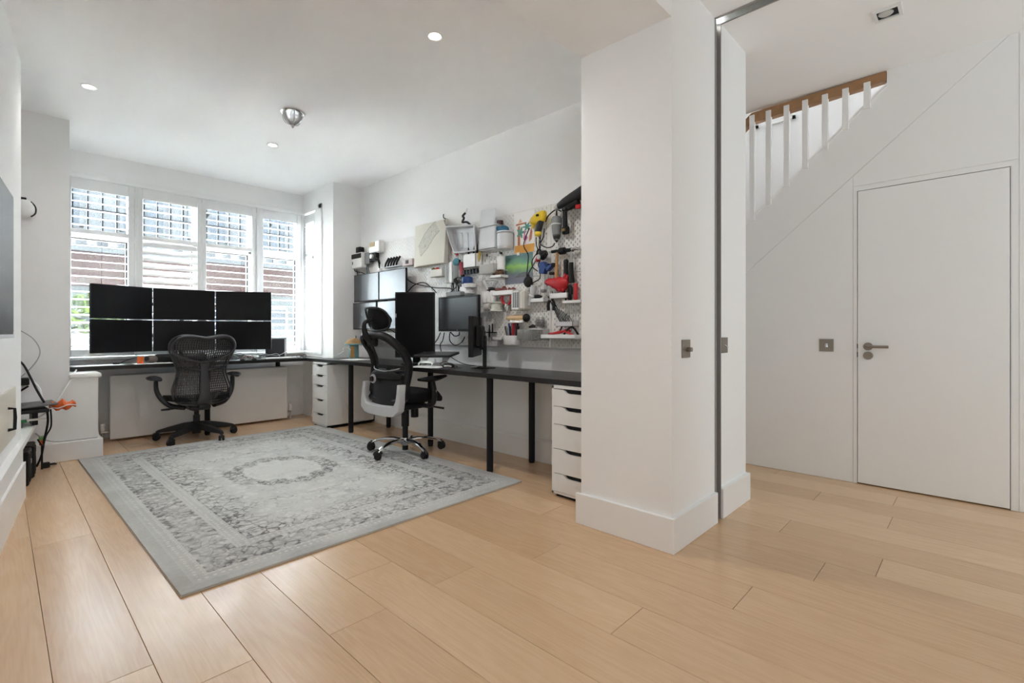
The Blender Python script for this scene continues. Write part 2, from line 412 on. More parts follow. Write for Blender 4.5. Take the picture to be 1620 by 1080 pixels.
# stair balustrade seen through the opening
bal = thing('stair_balustrade', 'oak handrail on square white balusters above the hall door wall', 'balustrade', (4.06, .9, 2.2))
def rel(mb): return mb.xf(Matrix.Translation((-4.06, -.9, -2.2)))
mb = MB().prism([(.447, HC-.002), (1.285, 2.742), (1.40, 2.655), (1.40, 2.575), (1.30, 2.665), (.447, 2.700)], 'x', 4.055, 4.115)
OAKR = mat('oiled_oak', (0.36, 0.20, 0.095), 0.45, var=0.2, scale=25)
obj('handrail', rel(mb), OAKR, bal, smooth=False)
for py_ in ((1.283,2.142), (1.165,2.119), (1.041,2.094), (0.919,2.070), (0.795,2.045), (0.673,2.020), (0.551,1.996)):
    y = py_[0]
    mb = MB().b2((4.045, y-.0185, Uz(y)-.02), (4.08, y+.0185, 2.722), bev=.002); obj('baluster', rel(mb), TRIM, bal, smooth=False)
mb = MB().prism([(.445, Uz(.445)), (3.2, Uz(3.2)), (3.2, Uz(3.2)+.022), (.445, Uz(.445)+.022)], 'x', 4.05, 4.10)
obj('stringer_capping', rel(mb), TRIM, bal, smooth=False)
mb = MB().b2((5.0, -4.3, 0), (5.1, 3.4, 5.2)).b2((4.0, 3.2, 0), (5.1, 3.4, 5.2)).b2((3.2, 3.2, 0), (4.1, 3.4, CH+.1)).b2((4.06, -4.4, CH), (5.1, -2.0, 5.2)).b2((4.0, -4.3, CH+.12), (4.06, 3.4, 5.2)).b2((4.0, -4.3, 5.2), (5.1, 3.4, 5.3))
struct('wall_stairwell', mb, WALL, smooth=False)
for i in range(11):                                           # treads climbing towards the camera behind the stringer
    y = 3.1-i*0.235; z = 0.2+i*0.2
    if i == 0:
        st = struct('floor_stairs', MB().b2((4.09, y-.26, z-.03), (5.0, y, z)), OAKR, smooth=False)
    else: obj('tread', MB().b2((4.09, y-.26, z-.03), (5.0, y, z)), OAKR, st, smooth=False)
area('added_fill_stairwell', (4.55, 0.9, 5.15), (0, 0, 0), 0.8, 2.2, 16, (1, .985, .97))  # fill panel added under the closed stairwell top to brighten it
# switches
def plate(loc, rotz, w, h, label, grp=None):
    t = thing('switch_plate', label, 'switch', loc, rotz)
    obj('plate', MB().box((0, -.003, 0), (w, .006, h), bev=.001), BRONZE, t, smooth=False)
    return t
t = plate((2.333, 1.047, 0.955), 0, 0.088, 0.088, 'satin nickel dimmer plate with a round knob on the pillar by the sliding door channel')
obj('dimmer_knob', MB().cyl((0.012, -.006, -.004), (0.012, -.028, -.004), 0.011, n=18), BRONZE, t)
t = plate((2.842, 1.050, 0.962), 0, 0.088, 0.088, 'satin nickel toggle switch plate on the bright strip of wall right of the channel')
obj('toggle', MB().cyl((0, -.005, 0), (0, -.022, -.012), 0.004, .005, n=10), CHROME, t)
t = plate((HX-.0005, 0.787, 0.942), -PI/2, 0.088, 0.088, 'satin nickel rocker switch plate on the white hall panel left of the door')
obj('rocker', MB().box((0, -.008, 0), (.016, .007, .026), bev=.002), CHROME, t)
# ceiling lights
LAMP = mat('lamp_glow', (1.0, 0.97, 0.92), 0.4, var=0, emit=9.0)
for i, (x, y, lb) in enumerate(((1.747, 2.284, 'round recessed downlight in the ceiling nearest the pillar beam'), (0.439, 4.504, 'round recessed downlight in the ceiling near the left chimney breast'), (1.737, 4.693, 'round recessed downlight in the ceiling behind the glass dome light'))):
    t = thing('downlight', lb, 'ceiling light', (x, y, CH), 0, 'round downlights in the room ceiling')
    obj('bezel', MB().lathe([(.032, -.002), (.043, -.006), (.047, -.003), (.047, .0)], n=28, cap=False), WPLAST, t)
    obj('lamp', MB().lathe([(.001, -.0035), (.033, -.0035)], n=24, cap=False), LAMP, t)
    l = bpy.data.lights.new('downlight_beam', 'SPOT'); l.energy = (44, 10, 44)[i]; l.spot_size = 2.7; l.spot_blend = 0.8; l.shadow_soft_size = 0.04; l.color = (1, .975, .94)
    lo = bpy.data.objects.new('downlight_beam', l); COL.objects.link(lo); lo.parent = t; lo.location = (0, 0, -.03)
t = thing('square_downlight', 'square white recessed spotlight with black baffle in the hall ceiling', 'ceiling light', (3.32, 0.36, HC), 0)
w = .062
mb = MB()
for a, b_ in (((-w, -w), (-.046, w)), ((.046, -w), (w, w)), ((-.046, -w), (.046, -.046)), ((-.046, .046), (.046, w))):
    mb.b2((a[0], a[1], -.012), (b_[0], b_[1], 0))
obj('frame', mb, WPLAST, t, smooth=False)
obj('baffle', MB().b2((-.046, -.046, -.003), (.046, .046, 0)), BLACKM, t, smooth=False)
obj('lamp', MB().lathe([(.002, -.008), (.030, -.008), (.034, -.004), (.034, -.002)], c=(.0, .008, 0), n=20), mat('unlit_lamp', (.55, .55, .53), .3), t)
# small glass dome light on the ceiling
t = thing('dome_light', 'small glass dome ceiling light held by thin chrome ribs', 'ceiling light', (1.59, 3.887, CH))
obj('ceiling_plate', MB().lathe([(.001, 0), (.085, 0), (.088, -.006), (.08, -.012), (.001, -.014)], n=30), CHROME, t)
obj('glass_dome', MB().lathe([(.066, -.012), (.07, -.03), (.062, -.055), (.04, -.08), (.012, -.09)], n=28), glass('dome_glass', (.96, .97, .97), .05, .35), t)
for k in range(6):
    a = TAU*k/6+.3
    obj('rib', MB().tube([(math.cos(a)*r, math.sin(a)*r, z) for r, z in ((.074, -.008), (.077, -.032), (.066, -.062), (.042, -.086), (.010, -.097))], .0032, n=6, sm=3), CHROME, t)
obj('finial', MB().lathe([(.002, -.122), (.009, -.114), (.013, -.100), (.008, -.092), (.002, -.09)], n=14), STEEL, t)

# ============================================================ WINDOWS AND SHUTTERS
def louvre_mesh(w, name='louvre'):
    prof = [(0.038*math.cos(a), 0.0055*math.sin(a)) for a in [TAU*i/12 for i in range(12)]]
    mb = MB().prism([(y, z) for y, z in prof], 'x', -w/2, w/2)
    return mb.mesh(name, True, 60)
def shutter(label, loc, rotz, w, lo, ro, tilt_low, tilt_up=0.05, hinges=1):
    """loc: bottom centre of the panel; lo/ro width of left/right stile; local front is -y"""
    t = thing('plantation_shutter', label, 'shutter', loc, rotz, None)
    H = 1.685; th = 0.028
    obj('stile', MB().b2((-w/2, -th/2, 0), (-w/2+lo, th/2, H), bev=.003), SHUT, t, smooth=False)
    obj('stile', MB().b2((w/2-ro, -th/2, 0), (w/2, th/2, H), bev=.003), SHUT, t, smooth=False)
    for a, b, nm in ((0, .065, 'bottom_rail'), (1.167, 1.208, 'mid_rail'), (1.580, H, 'top_rail')):
        obj(nm, MB().b2((-w/2+lo, -th/2+.002, a), (w/2-ro, th/2-.002, b), bev=.002), SHUT, t, smooth=False)
    x0 = -w/2+lo+.001; x1 = w/2-ro-.001
    me = louvre_mesh(x1-x0); cx = (x0+x1)/2
    for z0, z1, n, tl in ((.068, 1.165, 15, tilt_low), (1.21, 1.578, 5, tilt_up)):
        for i in range(n):
            z = z0+(i+.5)*(z1-z0)/n
            o = obj('louvre', me, SHUT, t, loc=(cx, 0, z)); o.rotation_euler = (tl, 0, 0)
    for z in (.25, 1.15, 1.6):
        obj('hinge', MB().b2((w/2-.004, -th/2-.003, z-.03), (w/2+.004, -th/2+.002, z+.03)), MGREY if hinges else SHUT, t, smooth=False)
    return t
SY = 6.14; SZ = 0.80
for (xa, xb, lo, ro, tl, lb) in (
    (.42, .944, .05, .05, .10, 'white slatted window shutter half hidden by the left chimney alcove, louvres open'),
    (.97, 1.53, .041, .041, .95, 'white slatted window shutter with its lower louvres tilted shut, second from left'),
    (1.532, 2.085, .042, .046, .10, 'white slatted window shutter with open louvres, third from left, above the monitor wall'),
    (2.114, 2.608, .05, .05, .08, 'white slatted window shutter with open louvres at the right end of the front row')):
    shutter(lb, ((xa+xb)/2, SY, SZ), 0, xb-xa, lo, ro, tl, hinges=0)
shutter('narrow white slatted shutter on the right side of the bay', (2.662, 5.975, SZ), -PI/2, .315, .05, .045, .25, .25)
mb = MB()
for a, b in ((.40, .418), (.946, .968), (2.088, 2.112), (2.61, 2.65)): mb.b2((a, 6.12, .79), (b, 6.165, 2.49), bev=.003)
struct('trim_shutter_posts', mb, SHUT, smooth=False)
mb = MB().b2((2.640, 5.655, .785), (2.668, 5.812, 2.50), bev=.003).b2((2.636, 5.63, .76), (2.652, 5.70, 2.56), bev=.006).b2((2.636, 5.63, 2.50), (2.652, 6.165, 2.56), bev=.006).b2((2.64, 5.65, .765), (2.70, 6.165, .792), bev=.004)
struct('trim_bay_architrave', mb, TRIM, smooth=False)

def window(name, X0, X1, Y, bays, rotz=0, org=(0, 0, 0)):
    w = struct(name, MB().b2((X0, Y-.03, .79), (X1, Y+.03, .85)).b2((X0, Y-.03, 2.44), (X1, Y+.03, 2.52)).b2((X0, Y-.03, 1.96), (X1, Y+.03, 2.03)), TRIM, smooth=False)
    LEAD = mat('dark_glazing_bar', (.035, .035, .04), .5)
    for a, b in bays:
        obj('sash_frame', MB().b2((a, Y-.03, .85), (a+.045, Y+.03, 2.44)).b2((b-.045, Y-.03, .85), (b, Y+.03, 2.44)), TRIM, w, smooth=False)
        obj('sash_edge', MB().b2((b-.058, Y-.02, .86), (b-.045, Y+.02, 1.95)).b2((a+.045, Y-.02, 1.935), (b-.058, Y+.02, 1.95)), LEAD, w, smooth=False)
        n = 4
        for i in range(n):
            x = a+.055+(b-a-.11)*(i+.35)/n
            obj('glazing_bar', MB().b2((x-.006, Y-.012, 2.03), (x+.006, Y+.012, 2.44)), LEAD, w, smooth=False)
        obj('glazing_bar', MB().b2((a+.045, Y-.01, 2.235), (b-.045, Y+.01, 2.245)), LEAD, w, smooth=False)
        obj('pane', MB().b2((a+.045, Y-.002, .85), (b-.045, Y+.002, 1.96)), PANE, w, smooth=False)
        obj('pane', MB().b2((a+.045, Y-.002, 2.03), (b-.045, Y+.002, 2.44)), PANE, w, smooth=False)
    if rotz: w.rotation_euler = (0, 0, rotz); w.location = org
    return w
window('window_1', .40, 2.66, 6.33, ((.40, .957), (.957, 1.531), (1.531, 2.10), (2.10, 2.66)))
# the bay's side light: built along x, then turned to face sideways
window('window_2', -.255, .255, 0, ((-.255, .255),), -PI/2, (2.80, 5.915, 0))

# ============================================================ OUTSIDE: the houses across the street
struct('floor_street', MB().b2((-30, 10.2, -.6), (60, 40, -.40)).b2((2.9, 6.4, -.6), (20, 10.2, -.40)).b2((-20, 6.4, -.6), (-4.0, 10.2, -.40)), mat('dark_asphalt', (.22, .22, .22), .9, scale=1.5), smooth=False)
struct('floor_bounce_patch', MB().b2((-4.0, 6.4, -.6), (2.9, 10.2, -.38)), mat('bounce_paving', (.78, .77, .74), .9, scale=1.5), smooth=False)  # unseen pale patch added to throw sunlight up through the louvres
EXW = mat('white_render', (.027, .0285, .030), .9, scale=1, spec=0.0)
BRK = bpy.data.materials.new('red_brick'); BRK.use_nodes = True
nt = BRK.node_tree; bt = nt.nodes.new('ShaderNodeTexBrick'); tcx = nt.nodes.new('ShaderNodeTexCoord'); mpx = nt.nodes.new('ShaderNodeMapping')
mpx.inputs['Rotation'].default_value = (PI/2, 0, 0)
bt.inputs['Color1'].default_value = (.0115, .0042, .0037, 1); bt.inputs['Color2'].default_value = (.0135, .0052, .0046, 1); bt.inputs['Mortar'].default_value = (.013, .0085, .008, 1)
bt.inputs['Scale'].default_value = 4.4
nt.links.new(tcx.outputs['Object'], mpx.inputs[0]); nt.links.new(mpx.outputs[0], bt.inputs['Vector']); nt.links.new(bt.outputs['Color'], nt.nodes['Principled BSDF'].inputs['Base Color'])
nt.nodes['Principled BSDF'].inputs['Roughness'].default_value = .9; nt.nodes['Principled BSDF'].inputs['Specular IOR Level'].default_value = 0.0
HWIN = mat('house_window_glass', (.016, .019, .023), .5, spec=.05)
DRED = mat('maroon_window_paint', (.016,.007,.007), .5)
ROOF = mat('slate_roof', (.02, .021, .024), .7)
lbs = ['terraced house across the street behind the left shutter', 'terraced house across the street behind the closed louvres',
       'terraced house across the street behind the third shutter', 'terraced house across the street behind the rightmost front shutter']
for i in range(4):
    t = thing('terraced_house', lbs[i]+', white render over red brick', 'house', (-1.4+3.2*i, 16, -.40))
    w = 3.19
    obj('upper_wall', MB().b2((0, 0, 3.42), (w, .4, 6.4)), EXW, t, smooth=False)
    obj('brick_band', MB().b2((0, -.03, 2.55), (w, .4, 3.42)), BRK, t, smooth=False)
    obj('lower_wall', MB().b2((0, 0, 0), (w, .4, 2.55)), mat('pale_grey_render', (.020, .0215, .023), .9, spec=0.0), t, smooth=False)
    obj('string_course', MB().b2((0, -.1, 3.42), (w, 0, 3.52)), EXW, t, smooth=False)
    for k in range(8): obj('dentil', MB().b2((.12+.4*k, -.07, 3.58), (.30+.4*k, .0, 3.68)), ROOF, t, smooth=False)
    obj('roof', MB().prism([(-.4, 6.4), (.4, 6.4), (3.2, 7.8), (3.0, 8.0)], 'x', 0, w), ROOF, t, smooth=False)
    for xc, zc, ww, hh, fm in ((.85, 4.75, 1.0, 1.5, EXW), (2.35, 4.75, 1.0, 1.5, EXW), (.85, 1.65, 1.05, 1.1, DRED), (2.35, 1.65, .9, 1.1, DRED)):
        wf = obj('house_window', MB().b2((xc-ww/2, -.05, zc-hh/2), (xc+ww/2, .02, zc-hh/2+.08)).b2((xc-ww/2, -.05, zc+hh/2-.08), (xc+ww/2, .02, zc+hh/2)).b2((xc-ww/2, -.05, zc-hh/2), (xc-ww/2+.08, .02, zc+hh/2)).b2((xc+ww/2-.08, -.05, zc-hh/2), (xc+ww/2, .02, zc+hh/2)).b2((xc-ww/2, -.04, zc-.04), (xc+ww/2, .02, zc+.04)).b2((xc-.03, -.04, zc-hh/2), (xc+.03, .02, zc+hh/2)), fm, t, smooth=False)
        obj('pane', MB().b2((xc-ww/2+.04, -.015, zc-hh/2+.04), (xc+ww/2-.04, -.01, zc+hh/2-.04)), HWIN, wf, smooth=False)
# clipped shrub in a front garden
mb = MB(); rs = random.Random(3)
for k in range(420):
    a = rs.uniform(0, TAU); ph = math.acos(rs.uniform(-1, 1)); r = rs.uniform(.75, 1.05)
    c = Vector((.75*r*math.sin(ph)*math.cos(a), .5*r*math.sin(ph)*math.sin(a), 1.5+.75*r*math.cos(ph)))
    d = Vector((rs.uniform(-1, 1), rs.uniform(-1, 1), rs.uniform(-.3, 1))).normalized()*.13; e = d.orthogonal().normalized()*.05
    mb._add([c-d, c+e, c+d, c-e], [(0, 1, 2, 3)])
t = thing('garden_shrub', 'light green shrub in a front garden across the street, left of the monitor wall', 'shrub', (1.35, 14.6, -.40))
o = obj('foliage', mb, mat('shrub_leaf', (.010, .0175, .0012), .8, var=.35, scale=3, spec=0.0), t, smooth=False); o['kind'] = 'stuff'
obj('stem', MB().cyl((0, 0, 0), (0, 0, 1.4), .05, .03, n=8), mat('bark', (.12, .08, .05), .9), t)
def car(label, loc, col):
    t = thing('car', label, 'car', loc)
    CP = mat('car_paint_'+col[0], col[1], .5, 0, spec=.15)
    body = [(-2.05, .28), (2.05, .28), (2.08, .62), (1.95, .82), (1.0, .93), (.45, 1.40), (-1.2, 1.44), (-1.75, 1.0), (-2.05, .92)]
    obj('body', MB().prism(body, 'y', -.82, .82), CP, t, smooth=False)
    for s in (-1, 1): obj('side_window', MB().prism([(-1.55, 1.0), (.82, .98), (.36, 1.34), (-1.15, 1.38)], 'y', s*.80, s*.835), HWIN, t, smooth=False)
    obj('windscreen', MB()._add([(1.0, -.7, .95), (1.0, .7, .95), (.47, .7, 1.4), (.47, -.7, 1.4)], [(0, 1, 2, 3)]), HWIN, t, smooth=False)
    for x in (-1.3, 1.3):
        for s in (-1, 1):
            wl = obj('wheel', MB().cyl((x, s*.70, .31), (x, s*.86, .31), .31, n=18), RUBBER, t)
            obj('hubcap', MB().cyl((x, s*.86, .31), (x, s*.875, .31), .19, n=16), STEEL, wl)
car('silver parked car seen through the louvres left of the monitor wall', (.6, 10.6, -.40), ('silver', (.016, .017, .018)))
car('pale blue-grey parked car seen through the louvres right of the monitor wall', (5.1, 11.2, -.40), ('bluegrey', (.009, .011, .014)))

# ============================================================ RUG
def rug_material():
    m = bpy.data.materials.new('rug_pattern'); m.use_nodes = True; nt = m.node_tree; b = nt.nodes['Principled BSDF']
    N = nt.nodes.new; L = nt.links.new
    def math_(op, a, b_=None, c=None):
        n = N('ShaderNodeMath'); n.operation = op
        for i, v in enumerate((a, b_, c)):
            if v is None: continue
            if isinstance(v, (int, float)): n.inputs[i].default_value = v
            else: L(v, n.inputs[i])
        return n.outputs[0]
    def step(v, lo, hi):
        n = N('ShaderNodeMapRange'); n.inputs['From Min'].default_value = lo; n.inputs['From Max'].default_value = hi
        n.interpolation_type = 'SMOOTHSTEP'; L(v, n.inputs['Value']); return n.outputs[0]
    def band(v, a, b_, s=.003): return math_('MULTIPLY', step(v, a-s, a+s), math_('SUBTRACT', 1.0, step(v, b_-s, b_+s)))
    tc = N('ShaderNodeTexCoord'); sp = N('ShaderNodeSeparateXYZ'); L(tc.outputs['Object'], sp.inputs[0])
    ax = math_('ABSOLUTE', sp.outputs[0]); ay = math_('ABSOLUTE', sp.outputs[1])
    dx = math_('SUBTRACT', 1.0, ax); dy = math_('SUBTRACT', 1.5, ay)
    e = math_('MINIMUM', dx, dy)
    sym = N('ShaderNodeCombineXYZ'); L(ax, sym.inputs[0]); L(ay, sym.inputs[1])
    def noise(vec, sc, det=3, dist=0.0):
        n = N('ShaderNodeTexNoise'); n.inputs['Scale'].default_value = sc; n.inputs['Detail'].default_value = det; n.inputs['Distortion'].default_value = dist
        L(vec, n.inputs['Vector']); return n
    def warp(vec, sc, amt):
        n = noise(vec, sc, 2); s = N('ShaderNodeVectorMath'); s.operation = 'SUBTRACT'; L(n.outputs['Color'], s.inputs[0]); s.inputs[1].default_value = (.5, .5, .5)
        s2 = N('ShaderNodeVectorMath'); s2.operation = 'SCALE'; s2.inputs['Scale'].default_value = amt; L(s.outputs[0], s2.inputs[0])
        ad = N('ShaderNodeVectorMath'); ad.operation = 'ADD'; L(vec, ad.inputs[0]); L(s2.outputs[0], ad.inputs[1]); return ad.outputs[0]
    def vor(vec, sc, feat='F1', rnd_=1.0):
        v = N('ShaderNodeTexVoronoi'); v.feature = feat; v.inputs['Scale'].default_value = sc; v.inputs['Randomness'].default_value = rnd_; L(vec, v.inputs['Vector']); return v
    wv = warp(sym.outputs[0], 12, .06); wv2 = warp(sym.outputs[0], 26, .03)
    # vines: cell edges of a warped voronoi; flowers: petalled discs at cell centres
    vine = math_('SUBTRACT', 1.0, step(vor(wv, 16, 'DISTANCE_TO_EDGE').outputs['Distance'], .02, .085))
    vine2 = math_('SUBTRACT', 1.0, step(vor(wv2, 26, 'DISTANCE_TO_EDGE').outputs['Distance'], .04, .15))
    flow = math_('SUBTRACT', 1.0, step(vor(wv2, 12.0).outputs['Distance'], .30, .42))
    core = math_('SUBTRACT', 1.0, step(vor(wv2, 12.0).outputs['Distance'], .09, .15))
    leaf = math_('SUBTRACT', 1.0, step(vor(wv, 34).outputs['Distance'], .22, .34))
    blob = step(noise(wv2, 24, 2).outputs['Fac'], .50, .58)
    patch = step(noise(sym.outputs[0], 7, 2).outputs['Fac'], .46, .58)
    speck = noise(tc.outputs['Object'], 55, 3).outputs['Fac']
    wear = step(noise(tc.outputs['Object'], 2.2, 4).outputs['Fac'], .36, .66)
    # darkness field (0 light .. 1 dark)
    rr = math_('SQRT', math_('ADD', math_('POWER', ax, 2.0), math_('POWER', math_('MULTIPLY', ay, .9), 2.0)))
    lob = noise(sym.outputs[0], 13, 1).outputs['Fac']
    rr2 = math_('ADD', rr, math_('MULTIPLY', math_('SUBTRACT', lob, .5), .16))
    field = math_('GREATER_THAN', e, .365)
    ring = band(rr2, .26, .36, .015)
    ringo = band(rr2, .60, .64, .012)
    med = math_('SUBTRACT', 1.0, step(rr2, .24, .26))
    # corner pieces and darker fringe of the field
    near = math_('SUBTRACT', 1.0, step(e, .38, .62))
    act = math_('ADD', math_('MULTIPLY', patch, .22), math_('MULTIPLY', near, .55))
    fd = math_('ADD', .20, math_('MULTIPLY', vine, act))
    fd = math_('ADD', fd, math_('MULTIPLY', math_('MULTIPLY', blob, near), .40))
    fd = math_('ADD', fd, math_('MULTIPLY', leaf, math_('MULTIPLY', patch, .22)))
    fd = math_('SUBTRACT', fd, math_('MULTIPLY', flow, .17))
    fd = math_('ADD', fd, math_('MULTIPLY', core, .22))
    fd = math_('ADD', fd, math_('MULTIPLY', ring, math_('MULTIPLY', vine2, .60)))
    fd = math_('ADD', fd, math_('MULTIPLY', ring, math_('MULTIPLY', blob, .40)))
    fd = math_('ADD', fd, math_('MULTIPLY', ringo, math_('MULTIPLY', vine, .5)))
    fd = math_('SUBTRACT', fd, math_('MULTIPLY', med, .12))
    # main border: light scrolls, dark between them and along both sides
    side = math_('ADD', math_('SUBTRACT', 1.0, step(e, .135, .19)), step(e, .235, .29))
    bd = math_('ADD', .30, math_('MULTIPLY', vine, .34))
    bd = math_('ADD', bd, math_('MULTIPLY', blob, math_('ADD', .22, math_('MULTIPLY', side, .38))))
    bd = math_('ADD', bd, math_('MULTIPLY', vine2, .16))
    bd = math_('SUBTRACT', bd, math_('MULTIPLY', flow, .26))
    bd = math_('ADD', bd, math_('MULTIPLY', core, .35))
    # guard stripes with little dashes
    dash = vor(sym.outputs[0], 34, 'F1', .25).outputs['Distance']
    gd = math_('MULTIPLY', math_('SUBTRACT', 1.0, step(dash, .22, .34)), -.28)
    gd = math_('ADD', gd, .36)
    b1 = band(e, .065, .115); b2 = band(e, .125, .295); b3 = band(e, .305, .365)
    lines = math_('ADD', math_('ADD', band(e, .058, .065, .002), band(e, .116, .123, .002)), math_('ADD', band(e, .296, .303, .002), band(e, .366, .373, .002)))
    d = math_('ADD', math_('MULTIPLY', b1, gd), math_('MULTIPLY', b2, bd))
    d = math_('ADD', d, math_('MULTIPLY', b3, gd))
    d = math_('ADD', d, math_('MULTIPLY', field, fd))
    outer = math_('SUBTRACT', 1.0, step(e, .055, .06))
    d = math_('ADD', d, math_('MULTIPLY', outer, .42))
    d = math_('ADD', d, math_('MULTIPLY', lines, .3))
    d = math_('MULTIPLY', d, math_('ADD', .62, math_('MULTIPLY', wear, .5)))
    d = math_('ADD', d, math_('MULTIPLY', math_('SUBTRACT', speck, .5), .25))
    cr = N('ShaderNodeValToRGB')
    cr.color_ramp.elements[0].position = 0.0; cr.color_ramp.elements[0].color = (.74, .74, .715, 1)
    cr.color_ramp.elements[1].position = 1.0; cr.color_ramp.elements[1].color = (.17, .165, .165, 1)
    k = cr.color_ramp.elements.new(.4); k.color = (.50, .505, .49, 1)
    L(d, cr.inputs[0]); L(cr.outputs[0], b.inputs['Base Color'])
    b.inputs['Roughness'].default_value = .95; b.inputs['Specular IOR Level'].default_value = .1
    b.inputs['Sheen Weight'].default_value = .15
    bp = N('ShaderNodeBump'); bp.inputs['Strength'].default_value = .5; bp.inputs['Distance'].default_value = .002
    L(noise(tc.outputs['Object'], 260, 2).outputs['Fac'], bp.inputs['Height']); L(bp.outputs[0], b.inputs['Normal'])
    return m
rug = thing('area_rug', 'large pale grey oriental patterned rug on the oak floor', 'rug', (1.469, 3.77, 0.0), math.radians(.9))
obj('pile', MB().box((0, 0, .0075), (2.0, 3.0, .009), bev=.003, seg=2), rug_material(), rug)
obj('edge_binding', MB().b2((-1.003, -1.503, .001), (1.003, 1.503, .0045), bev=.001), mat('beige_rug_backing', (.52, .45, .37), .9), rug, smooth=False)

# ============================================================ DESKS, DRAWERS, RADIATOR
DESK = mat('black_brown_desktop', (.014, .013, .0125), .30, var=.25, scale=30, bump=.05, spec=.42)
def desk_leg(x, y, parent, org, h=.70):
    mb = MB().cyl((x, y, .012), (x, y, h), .025, n=18).cyl((x, y, 0), (x, y, .014), .022, n=16)
    return obj('leg', mb.xf(Matrix.Translation(-Vector(org))), BLACKM, parent)
o1 = (2.72, 3.6, 0)
t = thing('long_desk', 'long black desk along the pegboard wall on black tubular legs', 'desk', o1)
obj('desktop', MB().prism([(2.445, 1.60), (2.985, 1.60), (2.985, 5.335), (2.630, 5.335), (2.630, 6.09), (2.445, 6.09)], 'z', .701, .735).xf(Matrix.Translation(-Vector(o1))), DESK, t, smooth=False)
for x, y in ((2.505, 2.615), (2.925, 2.573), (2.505, 4.679), (2.713, 3.612), (2.925, 4.64)): desk_leg(x, y, t, o1)
o2 = (1.42, 5.85, 0)
t = thing('window_desk', 'black desk in front of the shuttered bay window under six monitors', 'desk', o2)
obj('desktop', MB().b2((.412, 5.585, .701), (2.443, 6.095, .735), bev=.002).xf(Matrix.Translation(-Vector(o2))), DESK, t, smooth=False)
for x, y in ((1.455, 5.63), (1.455, 6.05), (2.30, 6.05)): desk_leg(x, y, t, o2)

DRW = mat('white_drawer_front', (.82, .815, .80), .38, var=.01)
def drawer_unit(loc, label, rotz=-PI/2):
    """front is local -y; 0.36 wide, 0.58 deep, 0.70 high"""
    t = thing('drawer_unit', label, 'drawer unit', loc, rotz)
    w = .36; d = .56
    mb = MB().b2((-w/2, 0, .02), (-w/2+.015, d, .70)).b2((w/2-.015, 0, .02), (w/2, d, .70)).b2((-w/2, 0, .682), (w/2, d, .70)).b2((-w/2, 0, .02), (w/2, d, .035)).b2((-w/2, d-.01, .02), (w/2, d, .70))
    obj('carcass', mb, DRW, t, smooth=False)
    obj('plinth_base', MB().b2((-w/2+.02, .02, 0), (w/2-.02, d-.02, .02)), BLACK, t, smooth=False)
    zs = [.678, .569, .458, .304, .150, .036]
    for z1, z0 in zip(zs[:-1], zs[1:]):
        a, b = -w/2+.0165, w/2-.0165; zt = z1-.002; zb = z0+.002; c = .07; q = .022
        poly = [(a, zb), (b, zb), (b, zt), (c+.03, zt), (c+.012, zt-.004), (c-.004, zt-q+.004), (c-.022, zt-q), (-c+.022, zt-q), (-c+.004, zt-q+.004), (-c-.012, zt-.004), (-c-.03, zt), (a, zt)]
        f = obj('drawer', MB().prism(poly, 'y', -.003, .014), DRW, t, smooth=False)
        obj('grip_recess', MB().b2((-c-.03, .016, zt-q-.01), (c+.03, .03, zt+.002)), BLACK, f, smooth=False)
    return t
drawer_unit((2.425, 1.783, 0), 'white five drawer unit under the desk end, partly behind the pillar')
drawer_unit((2.415, 5.195, 0), 'white five drawer unit under the desk corner by the bay window')

t = thing('radiator', 'wide white flat panel radiator under the window desk', 'radiator', (1.54, 5.95, 0))
obj('front_panel', MB().b2((-.815, -.05, .022), (.815, -.03, .625), bev=.006).b2((-.812, -.03, .03), (.812, .035, .618), bev=.004), DOORP, t, smooth=False)
obj('top_grille', MB().b2((-.80, -.028, .618), (.80, .033, .628)), TRIM, t, smooth=False)
for s in (-1, 1):
    v = obj('valve', MB().cyl((s*.865, 0, .0), (s*.865, 0, .10), .008, n=10).cyl((s*.815, 0, .09), (s*.875, 0, .09), .012, n=12), STEEL, t)
    obj('valve_cap', MB().lathe([(.001, .175), (.016, .172), (.019, .16), (.019, .115), (.014, .10), (.001, .10)], c=(s*.865, 0, 0), n=16), WPLAST, v)
    obj('wall_bracket', MB().b2((s*.6-.02, .03, .05), (s*.6+.02, .20, .55)), TRIM, t, smooth=False)

# ============================================================ CHAIRS (built facing local +x)
CH_D = mat('charcoal_chair_plastic', (.022, .022, .024), .45, var=.08, spec=.35)
CH_M = mat('graphite_chair_frame', (.060, .060, .064), .36, .2, var=.05, spec=.4)
CH_F = mat('black_seat_fabric', (.009, .009, .010), .85, spec=.2, var=.2, scale=120, bump=.3)
def caster(parent, x, y, ang, R=.03):
    M = Matrix.Translation((x, y, 0)) @ Matrix.Rotation(ang, 4, 'Z')
    c = obj('caster', MB().cyl((0, 0, .045), (0, 0, .085), .008, n=10).tube([(-.028, 0, .045), (-.012, 0, .064), (.018, 0, .064), (.034, 0, .04)], .011, n=8, sm=3).xf(M), CH_D, parent)
    for s in (-1, 1):
        obj('wheel', MB().lathe([(.006, -.010), (R-.004, -.009), (R, -.005), (R, .005), (R-.004, .009), (.006, .010)], c=(.004, s*.014, R), n=18, M=Matrix.Rotation(PI/2, 4, 'X')).xf(M), RUBBER, c)

